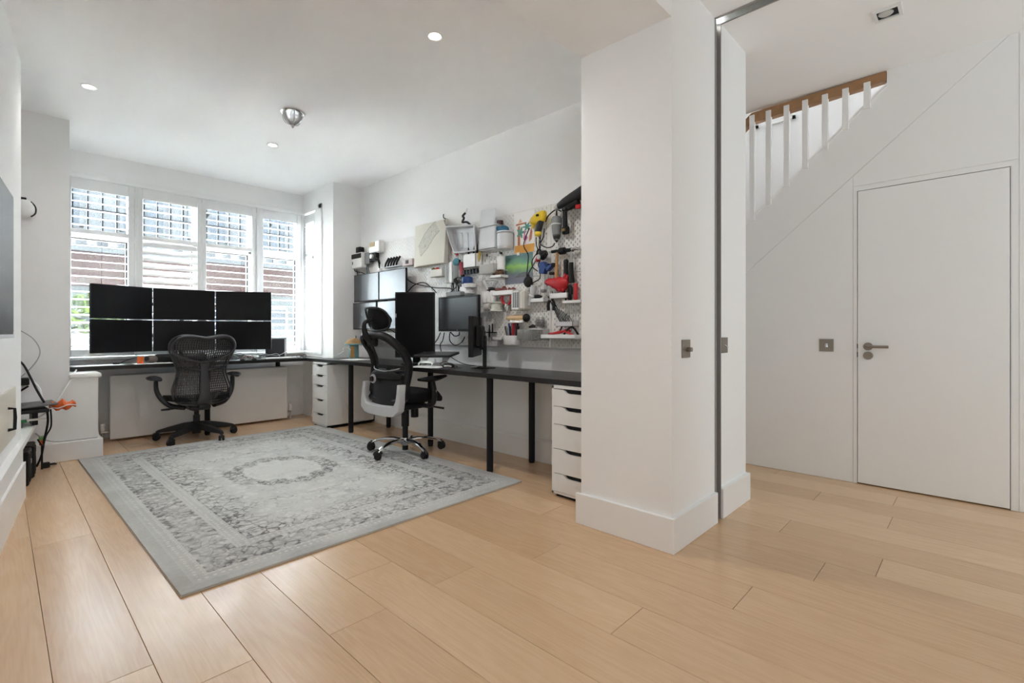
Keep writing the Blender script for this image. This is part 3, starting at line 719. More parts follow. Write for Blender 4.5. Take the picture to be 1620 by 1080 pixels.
def perforated(nu, nv, P, inner, keep, th=.004):
    """sheet of nu x nv cells through P(u,v), a slot in every kept cell; u,v in 0..1"""
    mb = MB(); bm = mb.bm; cache = {}
    def V(u, v, off):
        k = (round(u, 6), round(v, 6), off)
        if k not in cache:
            p = Vector(P(u, v))
            cache[k] = bm.verts.new(p+Vector((off, 0, 0)))
        return cache[k]
    def F_(*a):
        try: bm.faces.new(a)
        except ValueError: pass
    for i in range(nu):
        for j in range(nv):
            u0, u1, v0, v1 = i/nu, (i+1)/nu, j/nv, (j+1)/nv
            o = [V(u0, v0, 0), V(u1, v0, 0), V(u1, v1, 0), V(u0, v1, 0)]
            if not keep(i, j): F_(*o); continue
            fu, fv = inner(i, j)
            a0 = u0+(u1-u0)*fu; a1 = u1-(u1-u0)*fu; b0 = v0+(v1-v0)*fv; b1 = v1-(v1-v0)*fv
            q = [V(a0, b0, 0), V(a1, b0, 0), V(a1, b1, 0), V(a0, b1, 0)]; r = [V(a0, b0, th), V(a1, b0, th), V(a1, b1, th), V(a0, b1, th)]
            for k in range(4):
                F_(o[k], o[(k+1) % 4], q[(k+1) % 4], q[k]); F_(q[k], q[(k+1) % 4], r[(k+1) % 4], r[k])
    return mb
def lerp_table(tab, z):
    for (z0, a), (z1, b) in zip(tab[:-1], tab[1:]):
        if z0 <= z <= z1: return a+(b-a)*(z-z0)/(z1-z0)
    return tab[0][1] if z < tab[0][0] else tab[-1][1]

# ---- chair A: lattice back, seen from behind at the window desk
A = thing('lattice_chair', 'charcoal office chair with perforated lattice back at the window desk, seen from behind', 'chair', (1.33, 5.50, 0), math.radians(91))
rel_ang = [math.radians(a)-math.radians(91) for a in (-139, -67, 5, 77, 149)]
obj('hub', MB().lathe([(.001, .055), (.034, .055), (.04, .08), (.036, .155), (.028, .175), (.001, .175)], n=20), CH_D, A)
for a in rel_ang:
    d = Vector((math.cos(a), math.sin(a), 0)); s = Vector((-math.sin(a), math.cos(a), 0)); U = Vector((0, 0, 1)); rings = []
    for r, z, wd, hh in ((.02, .135, .038, .034), (.12, .126, .035, .030), (.24, .104, .029, .022), (.325, .088, .021, .012), (.338, .080, .020, .010)):
        p = d*r+U*z; rings.append([p-s*wd-U*hh, p+s*wd-U*hh, p+s*wd*.75+U*hh, p-s*wd*.75+U*hh])
    l = obj('base_leg', MB().loft(rings), CH_D, A, ang=20)
    p = d*.333
    caster(A, p.x, p.y, a+random.uniform(-.9, .9), .029)
obj('gas_column', MB().cyl((0, 0, .15), (0, 0, .30), .021, n=18).cyl((0, 0, .16), (0, 0, .23), .029, n=18), CH_D, A)
obj('tilt_mechanism', MB().box((-.02, 0, .318), (.26, .17, .055), bev=.018, seg=2).box((-.17, 0, .335), (.14, .09, .05), bev=.015, seg=2), CH_D, A)
rings = []
for k in range(9):                                   # seat: waterfall front edge
    f = k/8; x = -.21+.45*f; hw = .225+.025*math.sin(PI*f); z = .405-.035*max(0, f-.75)*4*max(0, f-.75)*4-.006*math.sin(PI*f)
    rings.append([Vector((x, hw*c, z+(.020 if t_ else -.018)+.012*abs(c)**3)) for t_, cs in ((1, (-1, -.6, 0, .6, 1)), (0, (1, .6, 0, -.6, -1))) for c in cs])
obj('seat', MB().loft(rings), CH_F, A)
WTAB = [(.350, .09), (.360, .15), (.385, .20), (.42, .228), (.46, .238), (.50, .242), (.56, .225), (.64, .203), (.70, .205), (.78, .235), (.86, .268), (.92, .272), (.97, .245), (1.0, .17)]
def bx_(z): return lerp_table([(.355, -.215), (.45, -.235), (.60, -.215), (.75, -.225), (1.0, -.30)], z)
def PB_(u, v):
    z0 = .362; c = 2*u-1; ztop = .985+.016*math.sin(PI*abs(c))-.012*(1-abs(c)); z = z0+(ztop-z0)*v
    hw = lerp_table(WTAB, z)-.012
    return (bx_(z)+.055*c*c, hw*c, z)
def kp(i, j):
    return not (i in (0, 25) or j in (0, 27))
obj('lattice_back', perforated(26, 28, PB_, lambda i, j: (.26, .17) if j < 8 else (.30, .15), kp), CH_M, A, ang=60)
# rim of the back
rim = [(bx_(z)+.055, w, z) for z, w in WTAB[2:12]]
L_ = [Vector((bx_(.36), 0, .348))]+[Vector((bx_(z)+.04+.012*k/9, w, z)) for k, (z, w) in enumerate(WTAB[1:13])]+[Vector((bx_(.99)+.035, .19, 1.0)), Vector((bx_(.99)+.01, .11, 1.002)), Vector((bx_(.99)-.004, 0, .982))]
Rr = [Vector((p.x, -p.y, p.z)) for p in reversed(L_[1:-1])]
obj('back_rim', MB().tube(L_+Rr, .0085, n=8, sm=2, closed=True), CH_M, A)
# heart shaped upper frame
hl = [(-.01, .0, .975), (-.01, .10, .990), (.012, .19, .985), (.034, .250, .93), (.030, .255, .875), (.012, .205, .82), (-.006, .10, .775), (-.016, 0, .752)]
pts = [Vector((bx_(z)-.006+dx*.9, y, z)) for dx, y, z in hl]; pts += [Vector((p.x, -p.y, p.z)) for p in reversed(pts[1:-1])]
obj('upper_frame', MB().tube(pts, .016, n=10, sm=4, closed=True, flat=.8, up=(1, 0, 0)), CH_M, A)
rings = []
for z, hw, dx in ((.745, .045, -.012), (.70, .036, -.020), (.60, .036, -.028), (.50, .042, -.034), (.42, .055, -.036), (.375, .062, -.026), (.352, .05, -.005), (.345, .04, .06)):
    x = bx_(z)+dx
    rings.append([Vector((x-.012, -hw*.8, z)), Vector((x-.017, 0, z)), Vector((x-.012, hw*.8, z)), Vector((x+.004, hw, z)), Vector((x+.010, 0, z)), Vector((x+.004, -hw, z))])
obj('spine', MB().loft(rings), CH_M, A, ang=50)
for s in (-1, 1):
    obj('lumbar_strut', MB().tube([(bx_(.68)-.02, s*.03, .675), (bx_(.69)-.016, s*.10, .690), (bx_(.69)+.03, s*.20, .70)], [.016, .013, .010], n=8, sm=3), CH_D, A)
    obj('armrest', MB().tube([(-.10, s*.12, .325), (-.05, s*.22, .345), (-.01, s*.285, .41), (.015, s*.318, .49), (.02, s*.322, .585)], [.030, .030, .028, .025, .022], n=12, sm=5, flat=.75, up=(1, 0, 0)), CH_D, A)
    pad = []
    for k in range(9):
        f = k/8; q = math.sin(PI*min(max(f, .04), .96))**.5
        pad.append([Vector((-.12+.28*f, s*(.322+.02*math.sin(PI*f))+.056*q*math.cos(a), .606+.023*q*math.sin(a)-.012*(f < .12))) for a in [TAU*i/12 for i in range(12)]])
    obj('arm_pad', MB().loft(pad), CH_D, A)
obj('tilt_lever', MB().cyl((-.06, .10, .318), (-.06, .235, .318), .006, n=8).box((-.06, .265, .318), (.022, .07, .018), bev=.006, seg=2), CH_D, A)

# ---- chair B: mesh back with headrest and chrome base
B = thing('mesh_chair', 'black mesh office chair with headrest, silver back bracket and chrome five star base', 'chair', (2.40, 3.55, .012), math.radians(3))
MESH = bpy.data.materials.new('black_mesh_fabric'); MESH.use_nodes = True; MATS['mesh'] = MESH
nt = MESH.node_tree; bs = nt.nodes['Principled BSDF']; bs.inputs['Base Color'].default_value = (.012, .012, .013, 1); bs.inputs['Roughness'].default_value = .7
mx = nt.nodes.new('ShaderNodeMixShader'); tr = nt.nodes.new('ShaderNodeBsdfTransparent'); mx.inputs[0].default_value = .80
nt.links.new(tr.outputs[0], mx.inputs[1]); nt.links.new(bs.outputs[0], mx.inputs[2]); nt.links.new(mx.outputs[0], nt.nodes['Material Output'].inputs[0])
obj('hub', MB().lathe([(.001, .06), (.03, .06), (.042, .075), (.045, .105), (.034, .125), (.001, .125)], n=22), CHROME, B)
for k, adeg in enumerate((123, 193, 265, 334, 46)):
    a = math.radians(adeg-3); d = Vector((math.cos(a), math.sin(a), 0)); s = Vector((-math.sin(a), math.cos(a), 0)); U = Vector((0, 0, 1)); rings = []
    for r, z, wd, hh in ((.03, .098, .030, .020), (.10, .110, .027, .017), (.18, .108, .023, .014), (.25, .094, .020, .012), (.30, .074, .018, .010), (.318, .060, .017, .008)):
        p = d*r+U*z
        rings.append([p+s*wd*math.cos(t_)+U*hh*math.sin(t_) for t_ in [TAU*i/10 for i in range(10)]])
    obj('base_leg', MB().loft(rings), CHROME, B)
    p = d*.31; caster(B, p.x, p.y, a+random.uniform(-.8, .8), .030)
obj('gas_column', MB().cyl((0, 0, .02), (0, 0, .07), .025, n=16).cyl((0, 0, .12), (0, 0, .38), .024, n=18).cyl((0, 0, .22), (0, 0, .36), .032, n=18), BLACK, B)
obj('tilt_mechanism', MB().box((.02, 0, .395), (.28, .16, .06), bev=.02, seg=2).cyl((.10, 0, .37), (.10, 0, .285), .033, n=16), BLACK, B)
rings = []
for k in range(11):
    f = k/10; x = -.19+.50*f; e_ = math.sin(PI*min(max(f, .05), .95))**.35; hw = .245*e_*(1-.04*f)
    z = .485-.05*max(0, (f-.7)/.3)**2
    rings.append([Vector((x, hw*math.copysign(abs(math.cos(a))**.45, math.cos(a)), z+.056*e_*math.copysign(abs(math.sin(a))**.6, math.sin(a)))) for a in [TAU*i/20 for i in range(20)]])
obj('seat', MB().loft(rings), CH_F, B, ang=50)
def bB(z): return lerp_table([(.40, -.215), (.60, -.195), (.74, -.165), (.86, -.215), (.99, -.325)], z)
OUT = [(.47, .205), (.56, .222), (.66, .232), (.76, .235), (.86, .222), (.93, .200), (.975, .165), (.995, .11)]
Lp = [Vector((bB(z)+.03*(w/.23)**2, w, z)) for z, w in OUT]+[Vector((bB(.99)-.005, 0, 1.0))]
Rp = [Vector((p.x, -p.y, p.z)) for p in reversed(Lp[:-1])]
obj('back_frame', MB().tube(Lp+Rp, .036, n=12, sm=3, closed=True, flat=.72, up=(1, 0, 0)), BLACK, B)
rings = []
for z, w in [(.50, .20)]+OUT[1:]:
    rings.append([Vector((bB(z)+.03*c*c-.004, w*c, z)) for c in [-1+i/5 for i in range(11)]])
obj('back_mesh', MB().loft(rings, closed=False), MESH, B, smooth=False)
# lower black shell and silver U bracket
rings = [[Vector((bB(z)-.02+.03*c*c, w*c, z)) for c in [-1+i/4 for i in range(9)]]+[Vector((bB(z)+.01+.03*c*c, w*c, z)) for c in [1-i/4 for i in range(9)]] for z, w in ((.40, .18), (.46, .20), (.56, .205), (.64, .20), (.67, .17))]
obj('back_shell', MB().loft(rings), BLACK, B)
path = [(.238, .605), (.240, .53), (.240, .47), (.228, .42), (.19, .395), (.14, .387), (0, .385)]
path += [(-y, z) for y, z in reversed(path[:-1])]
rings = []
for k, (y, z) in enumerate(path):
    q0 = path[max(k-1, 0)]; q1 = path[min(k+1, len(path)-1)]
    ty, tz = q1[0]-q0[0], q1[1]-q0[1]; L_n = math.hypot(ty, tz); ny, nz = tz/L_n, -ty/L_n     # in-plane normal
    hw = .020+.022*min(1, max(0, (.50-z)/.09)); xb = bB(max(z, .42))-.030+.012*(y/.236)**2
    dx = -.034; ex = .022
    rings.append([Vector((xb+dx, y+ny*hw*.85, z+nz*hw*.85)), Vector((xb+dx*.6, y+ny*hw, z+nz*hw)), Vector((xb+ex, y+ny*hw, z+nz*hw)), Vector((xb+ex, y-ny*hw, z-nz*hw)), Vector((xb+dx*.6, y-ny*hw, z-nz*hw)), Vector((xb+dx, y-ny*hw*.85, z-nz*hw*.85))])
obj('silver_bracket', MB().loft(rings), ALU, B, ang=30)['label'] = 'silver U shaped back bracket'
# lumbar support with its round knob
obj('lumbar_pad', MB().tube([(bB(.69)-.02, .21, .66), (bB(.69)-.045, .11, .675), (bB(.69)-.05, 0, .68), (bB(.69)-.045, -.11, .675), (bB(.69)-.02, -.21, .66)], [.012, .035, .04, .035, .012], n=10, sm=3, flat=.35, up=(0, 0, 1)), BLACK, B)
obj('lumbar_cable', MB().tube([(bB(.72)-.03, .16, .735), (bB(.7)-.055, .10, .715), (bB(.7)-.058, -.05, .705), (bB(.72)-.03, -.19, .73)], .004, n=6), GCABLE, B)
kn = obj('lumbar_knob', MB().lathe([(.001, -.018), (.02, -.018), (.024, -.012), (.024, .0), (.001, .0)], c=(bB(.63)-.055, .115, .635), M=Matrix.Rotation(PI/2, 4, 'Y'), n=20), BLACK, B)
obj('knob_ring', MB().lathe([(.025, -.012), (.036, -.010), (.038, .0), (.025, .004)], c=(bB(.63)-.048, .115, .635), M=Matrix.Rotation(PI/2, 4, 'Y'), n=24), ALU, kn)
# headrest on its curved stalk
obj('headrest_stalk', MB().tube([(bB(.93)-.04, 0, .93), (bB(.99)-.05, 0, .985), (bB(.99)-.075, 0, 1.05), (bB(.99)-.065, 0, 1.10), (bB(.99)-.005, 0, 1.12)], [.032, .026, .018, .017, .015], n=12, sm=5), BLACK, B)
obj('stalk_collar', MB().box((bB(.95)-.032, 0, .955), (.05, .11, .10), bev=.02, seg=2), BLACK, B)
hr = []
for k in range(13):
    c = -1+k/6; q = (1-abs(c)**2.6)**.5 if abs(c) < 1 else .08; q = max(q, .1)
    hr.append([Vector((bB(.99)+.030+.05*c*c+.024*q*math.cos(a)-.03*q*math.sin(a), -.0+.150*c, 1.125+.095*q*math.sin(a))) for a in [TAU*i/14 for i in range(14)]])
obj('headrest', MB().loft(hr), CH_F, B)
hp_ = [Vector((bB(.99)+.008+.05*c*c-.03*s_, (.148*c), 1.125+.093*s_)) for c, s_ in [(math.copysign(abs(math.cos(a))**.7, math.cos(a)), math.copysign(abs(math.sin(a))**.7, math.sin(a))) for a in [TAU*i/16 for i in range(16)]]]
obj('headrest_rim', MB().tube(hp_, .009, n=8, sm=2, closed=True), CH_D, B)
for s in (-1, 1):
    obj('armrest', MB().tube([(.02, s*.20, .415), (.06, s*.275, .42), (.075, s*.295, .50), (.055, s*.298, .60), (.05, s*.298, .632)], [.030, .036, .036, .032, .030], n=12, sm=4, flat=.55, up=(1, 0, 0)), BLACK, B)
    obj('arm_button', MB().cyl((.065, s*.310, .535), (.065, s*.318, .535), .012, n=14), ALU, B)
    pad = []
    for k in range(9):
        f = k/8; q = math.sin(PI*min(max(f, .05), .95))**.4
        pad.append([Vector((-.09+.29*f, s*(.298-.012*f)+.050*q*math.cos(a), .640+.012*f+.023*q*math.sin(a)-.008*math.sin(PI*f))) for a in [TAU*i/12 for i in range(12)]])
    obj('arm_pad', MB().loft(pad), BLACK, B)
obj('tilt_lever', MB().tube([(.10, -.10, .40), (.14, -.20, .39), (.20, -.27, .375)], [.007, .007, .010], n=8), BLACK, B)

# ============================================================ MONITORS
def monitor(label, loc, rotz, w, h, screen=None, bez=.012, depth=.022, back=.03, group=None, logo=False, cat='monitor', tiltx=0):
    """loc: centre of the screen face; local front is -y"""
    t = thing('monitor', label, cat, loc, rotz, group)
    if tiltx: t.rotation_euler = (tiltx, 0, rotz)
    obj('casing', MB().box((0, depth/2, 0), (w, depth, h), bev=.003).box((0, depth+back/2-.001, 0), (w*.55, back, h*.55), bev=.012), BLACK, t, smooth=False)
    obj('screen', MB().box((0, -.0006, .002), (w-2*bez, .0012, h-2*bez-.004)), screen or SCREEN, t, smooth=False)
    if bez > .008:
        mb = MB().box((0, -.001, h/2-bez/2), (w, .004, bez), bev=.001).box((0, -.001, -h/2+bez/2+.002), (w, .004, bez+.004), bev=.001)
        mb.box((-w/2+bez/2, -.001, 0), (bez, .004, h-2*bez), bev=.001).box((w/2-bez/2, -.001, 0), (bez, .004, h-2*bez), bev=.001)
        obj('bezel', mb, BLACK, t, smooth=False)
    return t
def edge_mon(label, a, b, zc, h, **k):
    dx, dy = b[0]-a[0], b[1]-a[1]
    return monitor(label, ((a[0]+b[0])/2, (a[1]+b[1])/2, zc), math.atan2(dy, dx), math.hypot(dx, dy)-.003, h, bez=.006, group=None, **k)
cols = (((.565, 5.705), (1.055, 5.915)), ((1.058, 5.915), (1.590, 5.870)), ((1.593, 5.870), (2.07, 5.625)))
nm = ('left', 'middle', 'right')
for (a, b), n in zip(cols, nm):
    edge_mon('upper %s black monitor of the six screen wall on the window desk' % n, a, b, 1.313, .312)
    edge_mon('lower %s black monitor of the six screen wall on the window desk' % n, a, b, .997, .306)
t = thing('monitor_stand', 'black steel stand holding the six monitors on the window desk', 'monitor stand', (1.32, 6.02, .735))
obj('base', MB().box((0, -.02, .006), (.42, .13, .012), bev=.004), BLACKM, t, smooth=False)
obj('post', MB().cyl((0, 0, .01), (0, 0, .66), .020, n=16), BLACKM, t)
for z in (.262, .578):
    obj('crossbar', MB().tube([(-.52, -.155, z), (-.25, -.03, z), (0, -.015, z), (.26, -.09, z), (.52, -.235, z)], .015, n=8, sm=3), BLACKM, t)
# rest of the window desk
t = thing('small_display', 'small square dark panel display standing at the right end of the window desk', 'display', (2.235, 5.93, .735), math.radians(-12))
obj('panel', MB().box((0, 0, .115), (.225, .03, .225), bev=.004), MGREY, t, smooth=False)
obj('dark_face', MB().box((-.012, -.016, .113), (.195, .003, .205)), mat('slate_face', (.03, .033, .04), .5), t, smooth=False)
obj('side_strip', MB().box((.100, -.016, .113), (.022, .003, .205)), GPLAST, t, smooth=False)
t = thing('keyboard', 'slim white keyboard lying on the right end of the window desk', 'keyboard', (2.21, 5.70, .735), math.radians(4))
obj('keyboard_body', MB().box((0, 0, .006), (.40, .12, .010), bev=.004, seg=2), WPLAST, t, smooth=False)
for r in range(5):
    for c in range(14): obj('key', MB().box((-.182+.028*c, -.044+.022*r, .0125), (.023, .018, .004), bev=.001), PAPER, t, smooth=False) if r or c < 4 or c > 9 else None
obj('space_bar', MB().box((0, -.044, .0125), (.16, .018, .004), bev=.001), PAPER, t, smooth=False)
for lb, x, y, w, d, r in (('white sheet of paper flat on the far left end of the window desk', .62, 5.70, .36, .21, .05), ('white sheet of paper in front of the black sound bar on the window desk', 1.02, 5.70, .30, .21, -.04)):
    single('paper_sheet', MB().box((0, 0, .001), (w, d, .0012)), PAPER, lb, 'paper', (x, y, .735), r, smooth=False)
t = thing('orange_tin', 'small bright orange tin standing on the window desk', 'tin', (.925, 5.72, .735))
obj('tin_body', MB().lathe([(.001, 0), (.024, 0), (.026, .004), (.026, .055), (.001, .056)], n=18), ORANGE, t)
obj('lid', MB().lathe([(.001, .068), (.024, .068), (.027, .064), (.027, .056), (.001, .056)], n=18), ORANGE, t)
t = thing('brown_speaker', 'small round grey-brown speaker lying on the window desk beside the orange tin', 'speaker', (1.02, 5.78, .735))
obj('speaker_shell', MB().ball((0, 0, .038), (.055, .045, .038), n=18, m=10), mat('taupe_fabric', (.16, .13, .115), .8, bump=.3, scale=80), t)
obj('speaker_face', MB().cyl((-.035, -.028, .045), (-.045, -.034, .045), .022, n=16), BLACK, t)
t = thing('sound_bar', 'long black rounded sound bar on the desk under the six monitors', 'speaker', (1.27, 5.80, .735))
obj('bar_body', MB().tube([(-.22, 0, .043), (-.20, 0, .043), (.20, 0, .043), (.22, 0, .043)], [.030, .040, .040, .030], n=16, sm=1), BLACK, t)
obj('foot', MB().box((0, 0, .005), (.3, .05, .01), bev=.002), RUBBER, t, smooth=False)
t = thing('cable_bundle', 'tangle of thin dark cables on the desk under the right monitors', 'cables', (1.86, 5.72, .735))
rs = random.Random(5)
for k in range(9):
    p = [(rs.uniform(-.26, .24), rs.uniform(-.04, .12), .006)]
    for j in range(3): p.append((p[-1][0]+rs.uniform(-.12, .16), rs.uniform(-.05, .14), rs.uniform(.004, .075)))
    p.append((p[-1][0]+rs.uniform(-.03, .08), rs.uniform(.0, .12), .006))
    obj('cable', MB().tube(p, .0028, n=5, sm=5), CABLE if k % 4 else GCABLE, t)
single('white_adapter', MB().box((0, 0, .02), (.16, .06, .04), bev=.012, seg=2), WPLAST, 'white plastic adapter block behind the cables on the window desk', 'adapter', (1.93, 5.83, .735), .3, smooth=False)
t = thing('headphones', 'small dark red and black headset lying on the window desk', 'headset', (1.84, 5.64, .735))
obj('headband', MB().tube([(-.06, 0, .012), (-.03, .03, .035), (.03, .035, .036), (.065, 0, .014)], .005, n=7), mat('dark_maroon', (.16, .03, .06), .5), t)
for s in (-1, 1): obj('ear_cup', MB().lathe([(.001, 0), (.022, 0), (.025, .006), (.02, .014), (.001, .015)], c=(s*.06, -.006, 0), n=14), BLACK, t)
t = thing('glasses', 'pair of thin dark spectacles lying at the corner where the two desks meet', 'glasses', (2.40, 5.62, .735), .2)
for s in (-1, 1):
    obj('lens_rim', MB().tube([(s*.035+.026*math.cos(a), 0, .022+.018*math.sin(a)) for a in [TAU*i/10 for i in range(10)]], .0022, n=6, sm=2, closed=True), BLACK, t)
    obj('temple', MB().tube([(s*.061, 0, .028), (s*.062, .07, .024), (s*.055, .12, .006)], .002, n=5), BLACK, t)
obj('bridge', MB().tube([(-.009, 0, .026), (0, -.002, .03), (.009, 0, .026)], .002, n=5), BLACK, t)
t = thing('curved_cable', 'black cable with a plug arching behind the orange tin on the window desk', 'cable', (.88, 5.83, .735))
obj('cord', MB().tube([(-.10, -.04, .006), (-.04, -.01, .035), (.04, 0, .055), (.13, 0, .05), (.17, -.01, .02)], .004, n=6, sm=5), CABLE, t)
obj('plug', MB().box((-.125, -.045, .008), (.05, .025, .014), bev=.003), BLACK, t, smooth=False)

# monitors on the pegboard wall
MX = 2.86
def wall_mon(label, a, b, scr, x=MX, bez=.012, **k):
    w = a[0]-b[0]; h = a[1]-b[1]
    return monitor(label, (x, (a[0]+b[0])/2, (a[1]+b[1])/2), -PI/2, w, h, scr, bez=bez, **k)
tl = [(5.271,1.717), (4.736,1.370)]; tr_ = [(4.723,1.707), (4.220,1.355)]
bl = [(5.293,1.372), (4.787,1.061)]; br = [(4.761,1.365), (4.242,1.034)]
def fixc(a, b, zt, zb): return (a[0], zt), (b[0], zb)
zt1, zm1, zm2, zb2 = 1.690, 1.378, 1.367, 1.062
wall_mon('upper left screen of the four monitors hung on the pegboard wall', *fixc(tl[0], tl[1], zt1, zm1), SCREENW, bez=.008)
wall_mon('upper right screen of the four monitors hung on the pegboard wall', *fixc(tr_[0], tr_[1], zt1, zm1), SCREENW, bez=.008)
wall_mon('lower left screen of the four monitors hung on the pegboard wall', *fixc(bl[0], bl[1], zm2, zb2), SCREENW, bez=.008)
wall_mon('lower right screen of the four monitors hung on the pegboard wall, behind the upright monitor', *fixc(br[0], br[1], zm2, zb2), SCREENW, bez=.008)
t = thing('wall_bracket', 'black wall bracket carrying the four hung monitors', 'bracket', (2.94, (tl[0][0]+tr_[1][0])/2, 1.375))
obj('upright', MB().b2((-.025, -.03, -.33), (.03, .03, .33), bev=.004), BLACKM, t, smooth=False)
for z in (-.16, .16): obj('cross_arm', MB().b2((-.028, -.42, z-.02), (-.0, .42, z+.02), bev=.003), BLACKM, t, smooth=False)
mm = [(3.630,1.354), (3.088,1.035)]
mid = monitor('black monitor with thin bezel mounted on the pegboard behind the laptop', (2.82, (mm[0][0]+mm[1][0])/2, ((3.630,1.354)[1]+(3.630,1.040)[1])/2), -PI/2, mm[0][0]-mm[1][0], (3.630,1.354)[1]-(3.630,1.040)[1], SCREENM, bez=.018, depth=.03, back=.05)
obj('maker_badge', MB().cyl((0, -.004, -((3.630,1.354)[1]-(3.630,1.040)[1])/2+.011), (0, -.0055, -((3.630,1.354)[1]-(3.630,1.040)[1])/2+.011), .006, n=14), STEEL, mid)
obj('mount_arm', MB().b2((-.04, .06, -.05), (.04, .145, .05), bev=.006), BLACKM, mid, smooth=False)

# upright portrait monitor on the long desk
um = monitor('tall black monitor standing upright in portrait on the long desk', (2.64, 3.75, 1.10), math.radians(-46.3), .362, .60, SCREEN, bez=.015, depth=.03, back=.03)
obj('stand_neck', MB().box((0, .085, -.17), (.07, .025, .36), bev=.006).box((0, .06, -.05), (.08, .05, .09), bev=.008), BLACK, um, smooth=False)
obj('stand_foot', MB().box((0, .055, -.357), (.24, .19, .014), bev=.006), BLACK, um, smooth=False)
obj('maker_badge', MB().box((-.174, -.004, .085), (.009, .002, .036), bev=.001), GPLAST, um, smooth=False)
# monitor seen edge-on
sm = monitor('black monitor turned edge-on to the right of the laptop, on a glossy round foot', (2.755, 3.075, .998), math.radians(218), .44, .33, SCREENM, bez=.014, depth=.035, back=.045)
obj('stand_neck', MB().box((0, .095, -.15), (.055, .03, .24), bev=.008).box((0, .08, -.05), (.10, .05, .12), bev=.01), BLACK, sm, smooth=False)
obj('stand_foot', MB().lathe([(.001, -.262), (.105, -.262), (.108, -.258), (.10, -.253), (.03, -.245), (.001, -.244)], c=(0, .085, 0), n=32), mat('gloss_black', (.02, .02, .021), .08, coat=.6), sm)
obj('vent_block', MB().box((0, .085, -.02), (.16, .012, .14), bev=.004), CH_D, sm, smooth=False)

# ------------------------------------------------------------ things on the long desk
t = thing('laptop', 'closed dark laptop tilted up on a low riser beside the upright monitor', 'laptop', (2.70, 3.50, .735), math.radians(-62))
obj('base_half', MB().box((0, 0, .095), (.34, .235, .011), bev=.004, rot=(.10, 0, 0)), CH_D, t, smooth=False)
obj('lid_half', MB().box((0, 0, .107), (.34, .235, .007), bev=.003, rot=(.10, 0, 0)), mat('dark_grey_lid', (.05, .052, .055), .35, .5), t, smooth=False)
for s in (-1, 1):
    obj('riser_leg', MB().prism([(-.10, 0), (.10, 0), (.10, .012), (-.07, .012), (.10, .098), (.09, .102), (-.10, .075)], 'x', s*.10-.006, s*.10+.006), STEEL, t, smooth=False)
t = thing('clear_stand', 'clear plastic phone stand with silver clips on white paper on the long desk', 'stand', (2.53, 3.42, .739), math.radians(-70))
obj('clear_foot', MB().box((0, 0, .004), (.17, .10, .006), bev=.002), CLEAR, t, smooth=False)
obj('clear_shelf', MB().box((0, .02, .04), (.15, .05, .006), bev=.002, rot=(.3, 0, 0)), CLEAR, t, smooth=False)
for x in (-.07, .065): obj('clip', MB().tube([(x, -.02, .006), (x, -.01, .03), (x, .025, .045), (x, .02, .065)], .008, n=8), ALU, t)
for lb, x, y, w, d, r in (('white notepad sheet on the long desk under the clear stand', 2.545, 3.41, .30, .20, math.radians(-70)), ('white sheet of paper on the long desk beside the mushroom lamp', 2.66, 4.86, .30, .21, math.radians(-88))):
    single('paper_sheet', MB().box((0, 0, .0015), (w, d, .003)), PAPER, lb, 'paper', (x, y, .735), r, smooth=False)
t = thing('computer_mouse', 'black and silver computer mouse on the long desk beside the white paper', 'mouse', (2.615, 3.235, .735), math.radians(20))
obj('mouse_shell', MB().ball((0, 0, .016), (.034, .058, .026), n=18, m=10), BLACK, t)
obj('silver_side', MB().ball((-.028, -.01, .012), (.009, .040, .012), n=12, m=8), STEEL, t)
obj('cord', MB().tube([(0, .055, .01), (.03, .10, .03), (.07, .07, .045), (.06, .0, .02), (.10, -.03, .004)], .0028, n=6, sm=5), CABLE, t)
single('mouse_mat', MB().box((0, 0, .001), (.22, .19, .002), bev=.0005), mat('charcoal_mat', (.045, .045, .048), .8), 'small charcoal mouse mat under the mouse on the long desk', 'mouse mat', (2.58, 3.235, .7352), math.radians(-88), smooth=False)
t = thing('desk_cable', 'black cable running along the long desk from the laptop to the edge-on monitor', 'cable', (2.80, 3.3, .735))
obj('cord', MB().tube([(-.02, .13, .09), (.02, .09, .05), (.06, .04, .02), (.09, -.05, .004), (.07, -.13, .004)], .0035, n=6, sm=5), CABLE, t)
# mushroom lamp with a fringe roof
t = thing('mushroom_lamp', 'small teal mushroom shaped wooden house with ochre cap on the long desk corner', 'ornament', (2.76, 5.09, .735))
OCH = mat('ochre_wood_cap', (.40, .25, .11), .65, var=.45, scale=22)
obj('stem', MB().lathe([(.001, 0), (.052, 0), (.055, .01), (.052, .16), (.001, .162)], n=22), mat('teal_painted_wood', (.16, .33, .35), .6, var=.35), t)
obj('door_panel', MB().box((-.038, -.039, .075), (.045, .012, .13), bev=.004, rot=(0, 0, -PI/4-.1)), mat('amber_wood', (.42, .22, .06), .5, var=.2), t, smooth=False)
obj('cap', MB().lathe([(.001, .232), (.03, .228), (.07, .205), (.105, .165), (.103, .158), (.05, .156), (.001, .156)], n=26), OCH, t)
obj('cap_rim', MB().tube([(.104*math.cos(a), .104*math.sin(a), .161) for a in [TAU*i/20 for i in range(20)]], .006, n=6, sm=1, closed=True), TEAL, t)
t = thing('white_lead', 'thin white cable drooping from the mushroom ornament across the desk corner', 'cable', (2.60, 5.25, .735))
obj('cord', MB().tube([(.09, -.22, .10), (.04, -.22, .13), (.0, -.22, .115), (.02, -.20, .09), (.0, -.10, .045), (-.02, .06, .012), (-.02, .20, .004), (.02, .32, .004)], .004, n=6, sm=5), WCABLE, t)

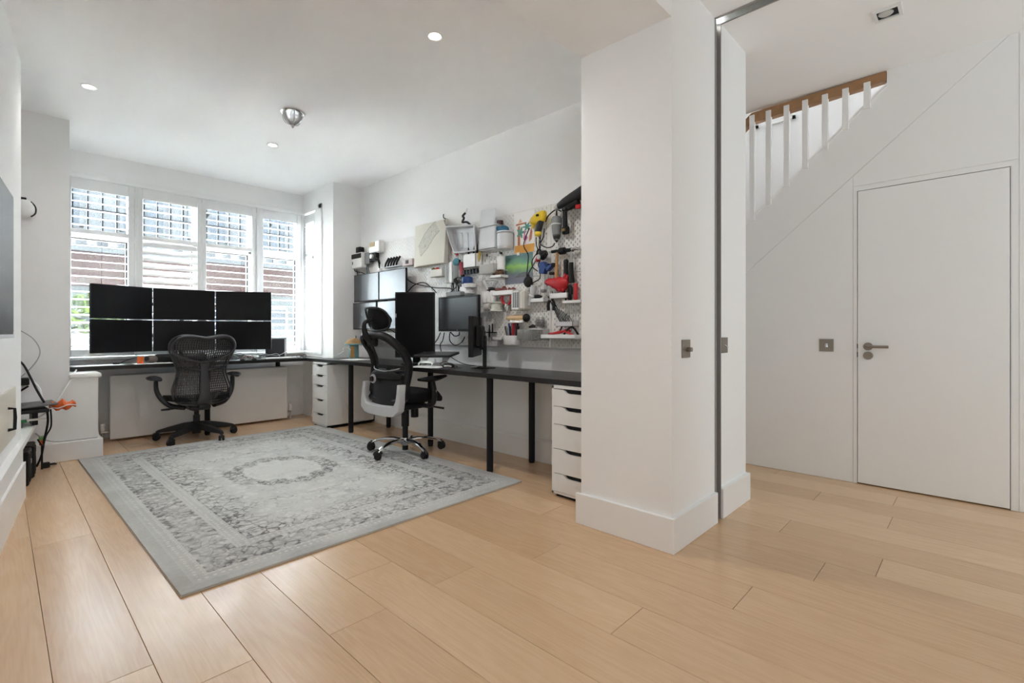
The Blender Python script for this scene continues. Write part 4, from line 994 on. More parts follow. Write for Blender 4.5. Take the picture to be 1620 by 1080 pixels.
# ============================================================ PEGBOARDS
BX = 2.965                                             # plane of the boards' face
PEG = mat('white_pegboard', (.80, .79, .765), .45, var=.01)
def pegboard(y1, y0, z0, z1, label):
    """y1 > y0: left and right edge as seen; slots 5 x 15 mm on a staggered 40 mm grid"""
    Wd = y1-y0-.003; Ht = z1-z0-.003
    t = thing('pegboard', label, 'pegboard', (BX, (y0+y1)/2, z0), -PI/2, 'white pegboards on the right wall')
    bm = MB(); th = .005
    nr = int(round((Ht-.02)/.02)); rh = (Ht-.02)/nr
    def q(x0, za, x1, zb): bm.quad((x0, 0, za), (x1, 0, za), (x1, 0, zb), (x0, 0, zb))
    q(-Wd/2, 0, Wd/2, .01); q(-Wd/2, Ht-.01, Wd/2, Ht)
    for r in range(nr):
        za = .01+r*rh; zb = za+rh
        off = .02 if r % 2 else 0
        x = -Wd/2+.012+off
        q(-Wd/2, za, x, zb)
        while x+.04 <= Wd/2-.008:
            xc = x+.02; a, b = xc-.0028, xc+.0028; c, d = za+.0022, zb-.0022
            V = [(x, 0, za), (x+.04, 0, za), (x+.04, 0, zb), (x, 0, zb), (a, 0, c), (b, 0, c), (b, 0, d), (a, 0, d), (a, th, c), (b, th, c), (b, th, d), (a, th, d)]
            bm._add(V, [(0, 1, 5, 4), (1, 2, 6, 5), (2, 3, 7, 6), (3, 0, 4, 7), (4, 5, 9, 8), (5, 6, 10, 9), (6, 7, 11, 10), (7, 4, 8, 11)])
            x += .04
        q(x, za, Wd/2, zb)
    for a, b in (((-Wd/2, 0), (-Wd/2, Ht)), ((Wd/2, Ht), (Wd/2, 0)), ((-Wd/2, Ht), (Wd/2, Ht)), ((Wd/2, 0), (-Wd/2, 0))):
        bm.quad((a[0], 0, a[1]), (b[0], 0, b[1]), (b[0], .006, b[1]), (a[0], .006, a[1]))
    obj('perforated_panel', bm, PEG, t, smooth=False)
    obj('slot_shade_sheet', MB().b2((-Wd/2+.004, .006, .004), (Wd/2-.004, .008, Ht-.004)), mat('slot_shade', (.045, .043, .04), .9), t, smooth=False)  # added dark sheet, paints the shade seen through the slots
    obj('mounting_rail', MB().b2((-Wd/2+.03, .008, .05), (Wd/2-.03, .0345, .09)).b2((-Wd/2+.03, .008, Ht-.09), (Wd/2-.03, .0345, Ht-.05)), WPLAST, t, smooth=False)
    return t
zA, zB, zC = .912, 1.483, 2.03
pegboard(5.335, 4.741, zA, zB, 'lower white pegboard at the far left end, behind the lower hung monitors')
pegboard(4.741, 3.966, zA, zB, 'lower white pegboard behind the tall upright monitor')
pegboard(3.966, 3.190, zA, zB, 'lower white pegboard behind the thin bezel wall mounted monitor')
pegboard(3.190, 2.406, zA, zB, 'lower white pegboard carrying the pen cup and the wooden brush')
pegboard(2.406, 1.640, zA, zB, 'lower white pegboard running behind the pillar edge, with the red cables shelf')
pegboard(5.335, 4.700, zB, zC, 'upper white pegboard at the far left end with the white camera')
pegboard(4.700, 3.966, zB, zC, 'upper white pegboard partly covered by the canvas bag')
pegboard(3.966, 3.706, zB, zC, 'narrow upper white pegboard right below the canvas bag edge')
pegboard(3.706, 3.190, zB, zC, 'upper white pegboard carrying the grey ribbed tray')
pegboard(3.190, 2.410, zB, zC, 'upper white pegboard carrying the two coloured pictures')
pegboard(2.410, 1.640, zB, zC, 'upper white pegboard carrying the hammers beside the pillar')

def peg(name, label, cat, a, b=None, group=None):
    """a, b: (Y, Z) of top-left and bottom-right as seen; returns thing at bottom centre, half width, height"""
    if b is None: b = a
    y = (a[0]+b[0])/2; z = min(a[1], b[1])
    t = thing(name, label, cat, (BX-.0005, y, z), -PI/2, group)
    return t, abs(a[0]-b[0]), abs(a[1]-b[1])
def tray(mb, w, d, h, th=.004, y0=0):
    """open box: back at y=y0, front at y0-d"""
    mb.b2((-w/2, y0-d, 0), (w/2, y0, th)).b2((-w/2, y0-d, 0), (w/2, y0-d+th, h)).b2((-w/2, y0-th, 0), (w/2, y0, h)).b2((-w/2, y0-d, 0), (-w/2+th, y0, h)).b2((w/2-th, y0-d, 0), (w/2, y0, h))
    return mb

# --- far left group
t, w, h = peg('security_camera', 'white camera unit with black lens band at the far left of the pegboard', 'camera', (5.337,1.950), (5.113,1.773))
obj('camera_body', MB().b2((-w/2, -.10, 0), (w/2, 0, h), bev=.012, seg=2), WPLAST, t, smooth=False)
obj('lens_band', MB().b2((-w/2+.004, -.106, h*.62), (w/2-.004, -.098, h*.93), bev=.004), BLACK, t, smooth=False)
obj('top_cap', MB().b2((-.04, -.09, h), (.045, -.02, h+.07), bev=.012, seg=2), BLACK, t, smooth=False)
obj('button', MB().b2((-w/2+.02, -.104, h*.25), (-w/2+.035, -.099, h*.45), bev=.003), BLACK, t, smooth=False)
obj('power_cable', MB().tube([(-w/2, -.05, h*.8), (-w/2-.04, -.05, h*.5), (-w/2-.02, -.03, h*.1), (-w/2+.02, -.02, -.12)], .005, n=6), CABLE, t)
obj('power_cable', MB().tube([(-w/2, -.06, h*.3), (-w/2-.01, -.05, -.02), (w/4, -.04, -.06), (w/2, -.03, -.13)], .005, n=6), CABLE, t)
t, w, h = peg('control_box', 'dark grey square control box next to the white camera on the pegboard', 'box', (5.152,1.940), (5.013,1.810))
obj('box_body', MB().b2((-w/2, -.06, 0), (w/2, 0, h), bev=.004), MGREY, t, smooth=False)
obj('side_bracket', MB().b2((w/2, -.055, .02), (w/2+.025, 0, h-.01), bev=.004), BLACK, t, smooth=False)
for k, x in enumerate((-.02, .0, .03)): obj('thin_cable', MB().tube([(x, -.03, .01), (x-.02, -.035, -.05), (x+.02*(k-1), -.02, -.14)], .0035, n=5), TEAL if k == 0 else CABLE, t)
t, w, h = peg('lens_module', 'small black and white lens module right of the grey control box', 'camera', (4.999,1.931), (4.891,1.834))
obj('module_body', MB().b2((-w/2, -.05, 0), (w/2, 0, h), bev=.006), BLACK, t, smooth=False)
obj('lens', MB().cyl((-.01, -.075, h*.5), (-.01, -.05, h*.5), .026, n=16), WPLAST, t)
obj('aerial', MB().cyl((-w/2+.01, -.03, h), (-w/2, -.03, h+.09), .005, n=8), BLACK, t)
t, w, h = peg('thermostat', 'small white box with an amber window above the pegboard\'s far left end', 'thermostat', (4.992,2.047), (4.780,1.923))
obj('case', MB().b2((-w/2, -.075, 0), (w/2, 0, h), bev=.006), WPLAST, t, smooth=False)
obj('amber_window', MB().b2((-w/2+.02, -.078, h*.52), (.02, -.074, h*.9)), mat('amber_display', (.36, .25, .12), .4), t, smooth=False)
t, w, h = peg('hose_loop', 'thick black looped lead hanging right of the lens module', 'cable', (4.883,1.851), (4.830,1.732))
obj('lead', MB().tube([(-w/2-.03, -.03, h+.01), (0, -.045, h), (w/2, -.04, h*.6), (.01, -.03, .05), (0, -.02, .01)], [.006, .012, .014, .010, .006], n=8), BLACK, t)
obj('plug_end', MB().b2((-.015, -.035, -.02), (.015, -.005, .012), bev=.004), WPLAST, t, smooth=False)
t, w, h = peg('clip_rail', 'rail of slanting black clips above the hung monitors', 'rack', (4.727,1.842), (4.433,1.731))
obj('rail', MB().b2((-w/2, -.05, 0), (w/2, 0, .012), bev=.003), GPLAST, t, smooth=False)
for k in range(5):
    x = -w/2+.05+k*(w-.08)/4
    obj('clip', MB().tube([(x-.03, -.04, .012), (x-.005, -.045, .05), (x+.03, -.03, .105)], .011, n=6), BLACK, t)
t, w, h = peg('sensor_box', 'small pinkish box with a black square on the pegboard left of the canvas bag', 'box', (4.358,1.787), (4.188,1.718))
obj('box_body', MB().b2((-w/2, -.05, 0), (w/2, 0, h), bev=.004), mat('pinkish_plastic', (.60, .50, .48), .5), t, smooth=False)
obj('black_square', MB().b2((-.03, -.053, .02), (.02, -.049, h-.012)), BLACK, t, smooth=False)

# --- canvas bag
CANV = bpy.data.materials.new('cream_canvas_sketch'); CANV.use_nodes = True; MATS['cnv'] = CANV
nt = CANV.node_tree; b_ = nt.nodes['Principled BSDF']; b_.inputs['Roughness'].default_value = .9
tc = nt.nodes.new('ShaderNodeTexCoord'); sp = nt.nodes.new('ShaderNodeSeparateXYZ'); nt.links.new(tc.outputs['Object'], sp.inputs[0])
wv = nt.nodes.new('ShaderNodeTexVoronoi'); wv.feature = 'DISTANCE_TO_EDGE'; wv.inputs['Scale'].default_value = 9
nz = nt.nodes.new('ShaderNodeTexNoise'); nz.inputs['Scale'].default_value = 14
av = nt.nodes.new('ShaderNodeVectorMath'); av.operation = 'ADD'; nt.links.new(tc.outputs['Object'], av.inputs[0]); nt.links.new(nz.outputs['Color'], av.inputs[1]); nt.links.new(tc.outputs['Object'], nz.inputs['Vector']); nt.links.new(av.outputs[0], wv.inputs['Vector'])
def mth(op, a, b=None, c=None):
    n = nt.nodes.new('ShaderNodeMath'); n.operation = op
    for i, v in enumerate((a, b, c)):
        if v is None: continue
        if isinstance(v, (int, float)): n.inputs[i].default_value = v
        else: nt.links.new(v, n.inputs[i])
    return n.outputs[0]
ln = mth('LESS_THAN', wv.outputs['Distance'], .045)
# the drawing runs along a diagonal of the bag
u_ = mth('SUBTRACT', mth('MULTIPLY', sp.outputs[0], .66), mth('MULTIPLY', mth('SUBTRACT', sp.outputs[2], .26), .75))
v_ = mth('ADD', mth('MULTIPLY', sp.outputs[0], .75), mth('MULTIPLY', mth('SUBTRACT', sp.outputs[2], .26), .66))
msk = mth('MULTIPLY', mth('LESS_THAN', mth('ABSOLUTE', u_), .075), mth('LESS_THAN', mth('ABSOLUTE', v_), .17))
ed = mth('MULTIPLY', mth('MULTIPLY', mth('GREATER_THAN', mth('ABSOLUTE', u_), .068), mth('LESS_THAN', mth('ABSOLUTE', u_), .077)), mth('LESS_THAN', mth('ABSOLUTE', v_), .17))
fac = mth('MAXIMUM', mth('MULTIPLY', ln, msk), ed)
fac = mth('ADD', mth('MULTIPLY', fac, .55), mth('MULTIPLY', msk, .12))
mx = nt.nodes.new('ShaderNodeMix'); mx.data_type = 'RGBA'; mx.inputs[6].default_value = (.72, .70, .62, 1); mx.inputs[7].default_value = (.22, .22, .21, 1)
nt.links.new(fac, mx.inputs[0]); nt.links.new(mx.outputs[2], b_.inputs['Base Color'])
t, w, h = peg('canvas_bag', 'cream canvas tote bag with a grey pencil drawing hanging on the pegboard', 'bag', (4.172,2.110), (3.656,1.687))
mb = MB(); rings = []
for k in range(9):
    f = k/8; z = h*f; dp = .055*(1-f)**.7+.018
    tilt = .0
    rings.append([Vector((-w/2+.006*math.sin(5*f), -.012, z)), Vector((-w/2, -.012-dp*.35, z)), Vector((-w*.2, -.012-dp-.012*math.sin(9*f), z)), Vector((w*.2, -.012-dp+.010*math.sin(7*f), z)), Vector((w/2, -.012-dp*.7, z)), Vector((w/2+.004, -.012, z))])
obj('bag_body', mb.loft(rings), CANV, t, ang=50)
obj('shoulder_strap', MB().tube([(w/2-.03, -.03, h-.01), (w/2+.035, -.03, h-.13), (w/2+.045, -.02, .25), (w/2+.035, -.015, .10), (w/2+.02, -.02, .03)], .011, n=6, flat=.35), mat('grey_strap', (.36, .35, .32), .9), t)
obj('hook', MB().tube([(w/2-.02, 0, h+.0), (w/2-.02, -.05, h+.005), (w/2-.02, -.05, h+.04)], .005, n=6, sm=2), BLACK, t)
t, w, h = peg('steel_ring', 'round pale metal disc with a dark centre below the bag strap', 'disc', (3.699,1.767), (3.623,1.702))
obj('rim', MB().lathe([(.012, -.012), (.035, -.016), (.037, -.006), (.037, 0), (.012, 0)], c=(0, 0, h/2), n=24, M=Matrix.Rotation(-PI/2, 4, 'X')), mat('pale_metal', (.55, .54, .5), .4, .4), t)
obj('dark_centre', MB().cyl((0, -.013, h/2), (0, 0, h/2), .014, n=16), BLACK, t)
t, w, h = peg('small_shelf', 'small white shelf box with a red and green ornament under the bag', 'shelf', (3.851,1.656), (3.665,1.562))
obj('shelf_box', tray(MB(), w, .075, h*.75), mat('warm_white_plastic', (.70, .67, .60), .5), t, smooth=False)
obj('red_ornament', MB().ball((-.03, -.04, h*.75), (.035, .02, .025)), RED, t)
obj('green_ornament', MB().ball((-w/2+.02, -.05, h*.65), (.03, .02, .035)), mat('moss_green', (.13, .17, .05), .7), t)
t, w, h = peg('clear_box', 'clear plastic wall box with a white divider right of the small shelf', 'box', (3.637,1.661), (3.516,1.491))
obj('clear_case', tray(MB(), w, .07, h), CLEAR, t, smooth=False)
obj('white_divider', MB().b2((w/2-.045, -.078, .0), (w/2-.005, -.071, h+.02), bev=.002), WPLAST, t, smooth=False)
# --- tilted trays
t, w, h = peg('ribbed_tray', 'pale grey ribbed plastic tray hanging tilted on the pegboard', 'tray', (3.562,1.992), (3.188,1.755))
M_ = Matrix.Translation((0, -.03, 0)) @ Matrix.Rotation(.16, 4, 'X') @ Matrix.Rotation(.10, 4, 'Y')
mb = MB().b2((-w/2+.02, -.012, .0), (w/2-.02, -.004, h-.02))
for k in range(4): mb.b2((-w/2+.055+k*(w-.11)/3.4, -.018, .04), (-w/2+.085+k*(w-.11)/3.4, -.010, h-.06), bev=.003)
obj('tray_base', mb.xf(M_), mat('silver_grey_plastic', (.52, .545, .57), .35), t, smooth=False)
mb = MB()
for a, b in (((-w/2, h), (w/2, h)), ((w/2, h), (w/2+.005, .02)), ((w/2+.005, .02), (-w/2+.09, .0)), ((-w/2+.09, .0), (-w/2, h))):
    mb.loft([[Vector((a[0], y, a[1])), Vector((b[0], y, b[1]))] for y in (-.075, -.075)], closed=False) if False else mb.cyl((a[0], -.06, a[1]), (b[0], -.06, b[1]), .008, n=6)
    c = (min(max(a[0], -w/2+.02), w/2-.02), min(max(a[1], .0), h-.02)); d = (min(max(b[0], -w/2+.02), w/2-.02), min(max(b[1], 0), h-.02))
    mb.quad((a[0], -.06, a[1]), (b[0], -.06, b[1]), (d[0], -.008, d[1]), (c[0], -.008, c[1]))
obj('tray_rim', mb.xf(M_), GPLAST, t, smooth=False)
t, w, h = peg('s_hook', 'black curled hook with white tip above the ribbed tray', 'hook', (3.397,2.117), (3.302,1.976))
obj('hook_bar', MB().tube([(-.035, -.03, h+.0), (-.05, -.05, h-.03), (-.02, -.06, h-.055), (-.055, -.05, h-.085), (.0, -.04, h*.35), (.055, -.025, .0)], .010, n=8), BLACK, t)
obj('white_tip', MB().cyl((-.035, -.03, h), (-.018, -.025, h+.04), .007, n=8), WPLAST, t)
t, w, h = peg('letter_rack', 'white two tier letter holder leaning out from the pegboard', 'holder', (3.147,2.086), (2.921,1.735))
mb = MB().b2((-w/2, -.09, .0), (w/2-.01, -.08, h*.56), bev=.006).b2((w/2-.018, -.09, 0), (w/2-.008, -.0, h*.56)).b2((-w/2, -.09, 0), (-w/2+.01, 0, h*.56)).b2((-w/2, -.09, 0), (w/2-.01, 0, .012))
obj('lower_tier', mb, GPLAST, t, smooth=False)
mb = MB().box((-.02, -.065, h*.78), (w*.82, .010, h*.46), bev=.008, rot=(-.12, .06, 0)).b2((-w/2, -.102, h*.56), (w/2+.01, -.0, h*.585), bev=.004)
obj('upper_tier', mb, mat('cool_white_plastic', (.68, .70, .73), .4), t, smooth=False)
obj('dark_bottle_top', MB().cyl((w/2-.01, -.04, h*.58), (w/2-.01, -.04, h*.68), .028, n=14), mat('dark_brown', (.045, .02, .02), .5), t)
t, w, h = peg('tin_canister', 'white and grey metal canister with a blue cloth on top', 'canister', (2.911,1.864), (2.778,1.721))
obj('canister_body', MB().lathe([(.001, 0), (w/2-.004, 0), (w/2, .006), (w/2, h-.02), (w/2-.006, h-.012), (w/2+.004, h-.01), (w/2+.004, h), (.001, h)], c=(0, -.065, 0), n=24), ALU, t)
obj('white_label', MB().lathe([(w/2+.0015, .02), (w/2+.0015, h-.03)], c=(0, -.065, 0), n=24, cap=False), GPLAST, t)
obj('blue_cloth', MB().ball((-.02, -.065, h+.02), (.055, .04, .035)).box((-.05, -.07, h+.03), (.07, .05, .03), bev=.008, rot=(.2, .4, .2)), mat('petrol_blue_cloth', (.03, .14, .24), .8, bump=.3), t)

# --- pictures
t, w, h = peg('painting_sheet', 'child\'s painting of a pink flamingo, palms and an orange ground pinned to the pegboard', 'picture', (2.796,2.017), (2.574,1.682))
obj('sheet', MB().box((0, -.004, h/2), (w, .002, h)), PAPER, t, smooth=False)
def prn(poly, m, nm, lift=.0056): obj(nm, MB().prism([(a*w, b*h) for a, b in poly], 'y', -lift, -.004), m, t, smooth=False)
OC = mat('orange_ground_paint', (.72, .36, .08), .8, var=.2); TR = mat('rust_paint', (.50, .20, .12), .8, var=.2); PK = mat('pink_paint', (.60, .16, .34), .8, var=.2); GP = mat('green_paint', (.12, .33, .28), .8, var=.3); SK = mat('peach_paint', (.75, .45, .32), .8, var=.2)
prn([(-.49, 0), (.47, 0), (.49, .19), (-.47, .19)], OC, 'orange_ground')
prn([(-.33, .19), (-.20, .19), (-.21, .66), (-.32, .66)], TR, 'trunk', .0060)
prn([(-.42, .68), (.12, .70), (.10, .735), (-.40, .725)], TR, 'rust_bar', .0064)
prn([(-.3, .74), (-.1, .75), (-.2, .84)], SK, 'peach_peak')
def blob(cx, cy, rx, ry, m, nm, n=14, k=5, amp=.25, lift=.0068): prn([(cx+rx*(1+amp*math.cos(k*a))*math.cos(a), cy+ry*(1+amp*math.cos(k*a))*math.sin(a)) for a in [TAU*i/(n*2) for i in range(n*2)]], m, nm, lift)
blob(-.18, .50, .15, .10, GP, 'palm_fronds', amp=.5); blob(.14, .62, .16, .08, GP, 'palm_fronds', amp=.5, k=6)
blob(.06, .35, .10, .06, PK, 'flamingo_body', amp=.08); prn([(-.02, .37), (.03, .37), (.05, .48), (.12, .50), (.11, .52), (.0, .50)], PK, 'flamingo_neck', .0072)
prn([(.05, .20), (.07, .20), (.09, .31), (.07, .31)], PK, 'flamingo_leg', .0072)
prn([(.24, .24), (.36, .30), (.40, .48), (.33, .58), (.26, .40)], TR, 'rust_leaf', .0060)
AUR = bpy.data.materials.new('aurora_print'); AUR.use_nodes = True; nt = AUR.node_tree; b_ = nt.nodes['Principled BSDF']; b_.inputs['Roughness'].default_value = .35
tc = nt.nodes.new('ShaderNodeTexCoord'); sp = nt.nodes.new('ShaderNodeSeparateXYZ'); nt.links.new(tc.outputs['Object'], sp.inputs[0])
nz = nt.nodes.new('ShaderNodeTexNoise'); nz.inputs['Scale'].default_value = 7; nt.links.new(tc.outputs['Object'], nz.inputs['Vector'])
cr = nt.nodes.new('ShaderNodeValToRGB'); e = cr.color_ramp.elements; e[0].position = 0; e[0].color = (.17, .18, .24, 1); e[1].position = 1; e[1].color = (.10, .22, .22, 1)
for p, c in ((.22, (.20, .21, .26, 1)), (.34, (.16, .22, .22, 1)), (.48, (.22, .42, .16, 1)), (.60, (.34, .62, .16, 1)), (.72, (.17, .37, .25, 1)), (.86, (.12, .24, .23, 1))):
    k = e.new(p); k.color = c
t, w, h = peg('aurora_print', 'green northern lights photo print pinned to the pegboard', 'picture', (2.903,1.677), (2.597,1.436))
vv = mth('ADD', mth('MULTIPLY', sp.outputs[2], 1.0/h), mth('MULTIPLY', mth('SUBTRACT', nz.outputs['Fac'], .5), .45)); nt.links.new(vv, cr.inputs[0]); nt.links.new(cr.outputs[0], b_.inputs['Base Color'])
obj('print_sheet', MB().box((0, -.004, h/2), (w, .0025, h)), AUR, t, smooth=False)
obj('dark_hill', MB().prism([(-w*.12, h*.2), (w*.42, h*.2), (w*.38, h*.34), (w*.2, h*.37), (w*.02, h*.33)], 'y', -.006, -.005), mat('dusk_hill_print', (.13, .14, .15), .5), t, smooth=False)
obj('clip', MB().box((0, -.008, h), (.03, .008, .025), bev=.003), WPLAST, t, smooth=False)

# --- power tools
t, w, h = peg('glue_gun', 'yellow and black hot glue gun with its lead hung on the pegboard', 'glue gun', (2.580,1.955), (2.411,1.792))
mb = MB().loft([[Vector((x, -.055+r_*.9*math.sin(a), h*z_+r2*math.cos(a))) for a in [TAU*i/12 for i in range(12)]] for x, z_, r_, r2 in ((-w*.46, .70, .012, .012), (-w*.38, .72, .026, .03), (-w*.15, .76, .034, .045), (w*.2, .84, .034, .048), (w*.42, .86, .028, .04), (w*.48, .86, .012, .018))])
obj('body', mb, YELLOW, t)
obj('nozzle', MB().cyl((-w*.56, -.055, h*.69), (-w*.46, -.055, h*.70), .006, .014, n=10), STEEL, t)
obj('grip', MB().tube([(w*.18, -.055, h*.75), (w*.10, -.055, h*.45), (w*.0, -.055, h*.12)], [.034, .030, .026], n=10, flat=.7, up=(1, 0, 0)), CH_D, t)
obj('yellow_heel', MB().ball((w*.0, -.055, h*.08), (.032, .022, .025)), YELLOW, t)
obj('trigger', MB().tube([(-.02, -.055, h*.62), (-.05, -.055, h*.5), (-.055, -.055, h*.38)], .011, n=8), YELLOW, t)
obj('vent', MB().b2((w*.05, -.094, h*.84), (w*.22, -.086, h*.94), bev=.003), BLACK, t, smooth=False)
t, w, h = peg('cord_tangle', 'bunch of black tool leads hanging from the glue gun past the aurora print', 'cables', (2.631,1.918), (2.433,1.395))
zz = h
def c3(*p): return [(PX, -.03-.012*i % .03, PZ) for i, (PX, PZ) in enumerate(p)]
for k, p in enumerate((
    [(.04, .95*h), (.03, .80*h), (.06, .62*h), (.02, .45*h), (-.02, .33*h), (-.06, .22*h), (-.10, .12*h), (-.03, .03*h)],
    [(.05, .95*h), (.055, .75*h), (.045, .60*h), (.06, .44*h), (.03, .33*h), (.05, .24*h), (.04, .12*h), (-.02, .06*h), (-.06, .03*h)],
    [(.0, .74*h), (.01, .62*h), (.03, .52*h), (-.04, .40*h), (-.03, .30*h), (.03, .22*h)],
    [(-.07, .90*h), (-.11, .74*h), (-.115, .62*h), (-.085, .50*h), (-.08, .35*h), (-.085, .15*h), (-.08, .02*h)],
    [(.085, .85*h), (.08, .72*h), (.06, .62*h), (.11, .56*h), (.17, .56*h), (.20, .60*h)])):
    obj('lead', MB().tube([(x, -.035-.008*(i % 3), z) for i, (x, z) in enumerate(p)], .0042, n=6, sm=5), CABLE, t)
obj('cord_tie', MB().tube([(.035+.02*math.cos(a), -.04, .49*h+.03*math.sin(a)) for a in [TAU*i/8 for i in range(8)]], .009, n=6, sm=2, closed=True), BLACK, t)
t, w, h = peg('hanging_plug', 'round black transformer plug hanging below the aurora print', 'plug', (2.641,1.470), (2.574,1.407))
obj('plug_body', MB().ball((0, -.045, h*.45), (.043, .028, .045), n=16, m=10), RUBBER, t)
obj('cord_stub', MB().cyl((0, -.045, h*.8), (0, -.04, h+.02), .009, .006, n=8), RUBBER, t)
t, w, h = peg('rotary_tool', 'grey handheld rotary tool hanging upright on the pegboard', 'rotary tool', (2.347,1.945), (2.274,1.724))
obj('body', MB().lathe([(.012, h*.0), (.022, h*.05), (.030, h*.18), (.034, h*.30), (.038, h*.5), (.040, h*.74), (.030, h*.82), (.016, h*.84)], c=(0, -.055, 0), n=20), MGREY, t)
obj('nose', MB().lathe([(.006, h*-.05), (.012, h*.0), (.024, h*.06), (.031, h*.20), (.001, h*.20)], c=(0, -.055, 0), n=18), CH_D, t)
obj('collet', MB().cyl((0, -.055, h*.82), (0, -.055, h*1.02), .009, .006, n=10), CH_D, t)
obj('speed_ring', MB().lathe([(.0385, h*.53), (.042, h*.54), (.042, h*.57), (.0385, h*.58)], c=(0, -.055, 0), n=20), GPLAST, t)
obj('hook', MB().tube([(0, -.0, h*1.05), (0, -.055, h*1.06), (-.03, -.06, h*1.02), (-.09, -.05, h*.90), (-.12, -.04, h*.74)], .005, n=6), CABLE, t)
t, w, h = peg('power_drill', 'black power drill lying across the top of the pegboard by the pillar', 'drill', (2.306,2.063), (1.977,1.879))
mb = MB().loft([[Vector((x, -.075+ry*math.sin(a), z_+rz*math.cos(a))) for a in [TAU*i/14 for i in range(14)]] for x, z_, ry, rz in ((-w*.40, h*.52, .026, .024), (-w*.26, h*.60, .036, .034), (-w*.02, h*.72, .040, .042), (w*.25, h*.86, .042, .048), (w*.48, h*.94, .04, .046), (w*.5, h*.94, .02, .03))])
obj('motor_housing', mb, CH_D, t)
obj('chuck', MB().cyl((-w*.50, -.075, h*.44), (-w*.40, -.075, h*.52), .018, .023, n=16), STEEL, t)
obj('handle', MB().tube([(w*.36, -.075, h*.75), (w*.42, -.075, h*.2), (w*.44, -.075, -.08)], [.030, .028, .030], n=10), BLACK, t)
obj('gear_collar', MB().tube([(-w*.20, -.075, h*.36), (-w*.05, -.08, h*.40), (w*.16, -.08, h*.52)], [.02, .026, .022], n=10), BLACK, t)
obj('side_handle', MB().lathe([(.001, -.15), (.016, -.147), (.018, -.13), (.016, -.03), (.026, -.02), (.022, -.0), (.001, 0)], c=(-w*.20, -.085, h*.38), n=16), BLACK, t)
obj('red_switch', MB().b2((w*.14, -.115, h*.20), (w*.26, -.09, h*.36), bev=.004), RED, t, smooth=False)
obj('lead', MB().tube([(w*.3, -.07, h*.35), (w*.1, -.08, h*.28), (-w*.07, -.07, h*.36)], .006, n=6), CABLE, t)
t, w, h = peg('mains_plug', 'black mains plug hanging on its lead below the drill', 'plug', (2.270,1.827), (2.216,1.765))
obj('plug_body', MB().b2((-w/2, -.05, 0), (w/2, -.012, h), bev=.012, seg=2), BLACK, t, smooth=False)
obj('brass_pin', MB().b2((-.010, -.066, h*.35), (.012, -.05, h*.62)), mat('brass', (.5, .36, .14), .3, 1.0), t, smooth=False)
obj('lead', MB().tube([(0, -.03, h), (-.012, -.03, h+.09), (.005, -.035, h+.17)], .006, n=6), CABLE, t)

# --- hammers and hand tools
t, w, h = peg('wooden_hammer', 'small hammer with a plain wooden handle hanging head up', 'hammer', (2.346,1.647), (2.291,1.444))
obj('handle', MB().tube([(.004, -.045, h-.01), (.0, -.045, h*.5), (-.004, -.045, 0)], [.010, .013, .015], n=10), WOODH, t)
obj('head', MB().cyl((-.045, -.045, h), (.01, -.045, h), .012, n=12).loft([[Vector((x, -.045-q, h-z_)), Vector((x, -.045+q, h-z_)), Vector((x, -.045+q, h+z_)), Vector((x, -.045-q, h+z_))] for x, q, z_ in ((.01, .011, .011), (.055, .009, .004), (.075, .009, .002))]), BLACKM, t)
t, w, h = peg('claw_hammer', 'claw hammer with a long black rubber grip near the pillar', 'hammer', (2.207,1.646), (2.155,1.401))
obj('grip', MB().tube([(0, -.045, h*.60), (0, -.045, h*.3), (.004, -.045, .0)], [.017, .018, .025], n=12), RUBBER, t)
obj('shaft', MB().cyl((0, -.045, h*.55), (0, -.045, h*.93), .009, n=10), STEEL, t)
obj('head', MB().cyl((-.105, -.045, h*.985), (-.06, -.045, h*.985), .026, n=14).cyl((-.06, -.045, h*.985), (.02, -.045, h*.98), .014, n=12), BLACKM, t)
for s in (-1, 1): obj('claw', MB().tube([(.01, -.045+s*.006, h*.985), (.05, -.045+s*.012, h*.995), (.09, -.045+s*.016, h*.94), (.105, -.045+s*.017, h*.88)], [.012, .010, .007, .003], n=7), STEEL, t)
t, w, h = peg('screwdriver', 'large screwdriver with a black handle between the two hammers', 'screwdriver', (2.255,1.579), (2.213,1.438))
obj('handle', MB().lathe([(.001, h), (.014, h-.004), (.020, h*.9), (.018, h*.5), (.020, h*.2), (.013, h*.05), (.001, h*.04)], c=(0, -.04, 0), n=14), BLACK, t)
obj('blade', MB().cyl((0, -.04, -.14), (0, -.04, h*.06), .005, n=8), STEEL, t)
t, w, h = peg('red_glove', 'crumpled red rubber glove hanging below the wooden hammer', 'glove', (2.424,1.463), (2.194,1.343))
mb = MB(); rg = random.Random(2)
secs = ((-.5, .62, .012, .012), (-.42, .62, .018, .022), (-.30, .60, .022, .030), (-.16, .54, .026, .036), (0, .46, .030, .044), (.14, .40, .032, .054), (.26, .42, .030, .055), (.38, .52, .026, .045), (.46, .62, .018, .03))
obj('glove_body', mb.loft([[Vector((x*w, -.05+ry*math.sin(a)*(1+.2*math.sin(3*a+i)), h*z_+rz*math.cos(a)*(1+.22*math.sin(4*a+2*i)))) for a in [TAU*j/16 for j in range(16)]] for i, (x, z_, ry, rz) in enumerate(secs)]), REDRUB, t, ang=60)
for k, (a, b) in enumerate((((.30, .62), (.34, 1.05)), ((.38, .6), (.44, .95)), ((.10, .2), (.12, -.05)), ((.24, .2), (.26, -.08)))):
    obj('finger', MB().tube([(a[0]*w, -.05, a[1]*h), ((a[0]+b[0])/2*w+.005, -.06, (a[1]+b[1])/2*h), (b[0]*w, -.055, b[1]*h)], [.016, .013, .006], n=9), REDRUB, t)
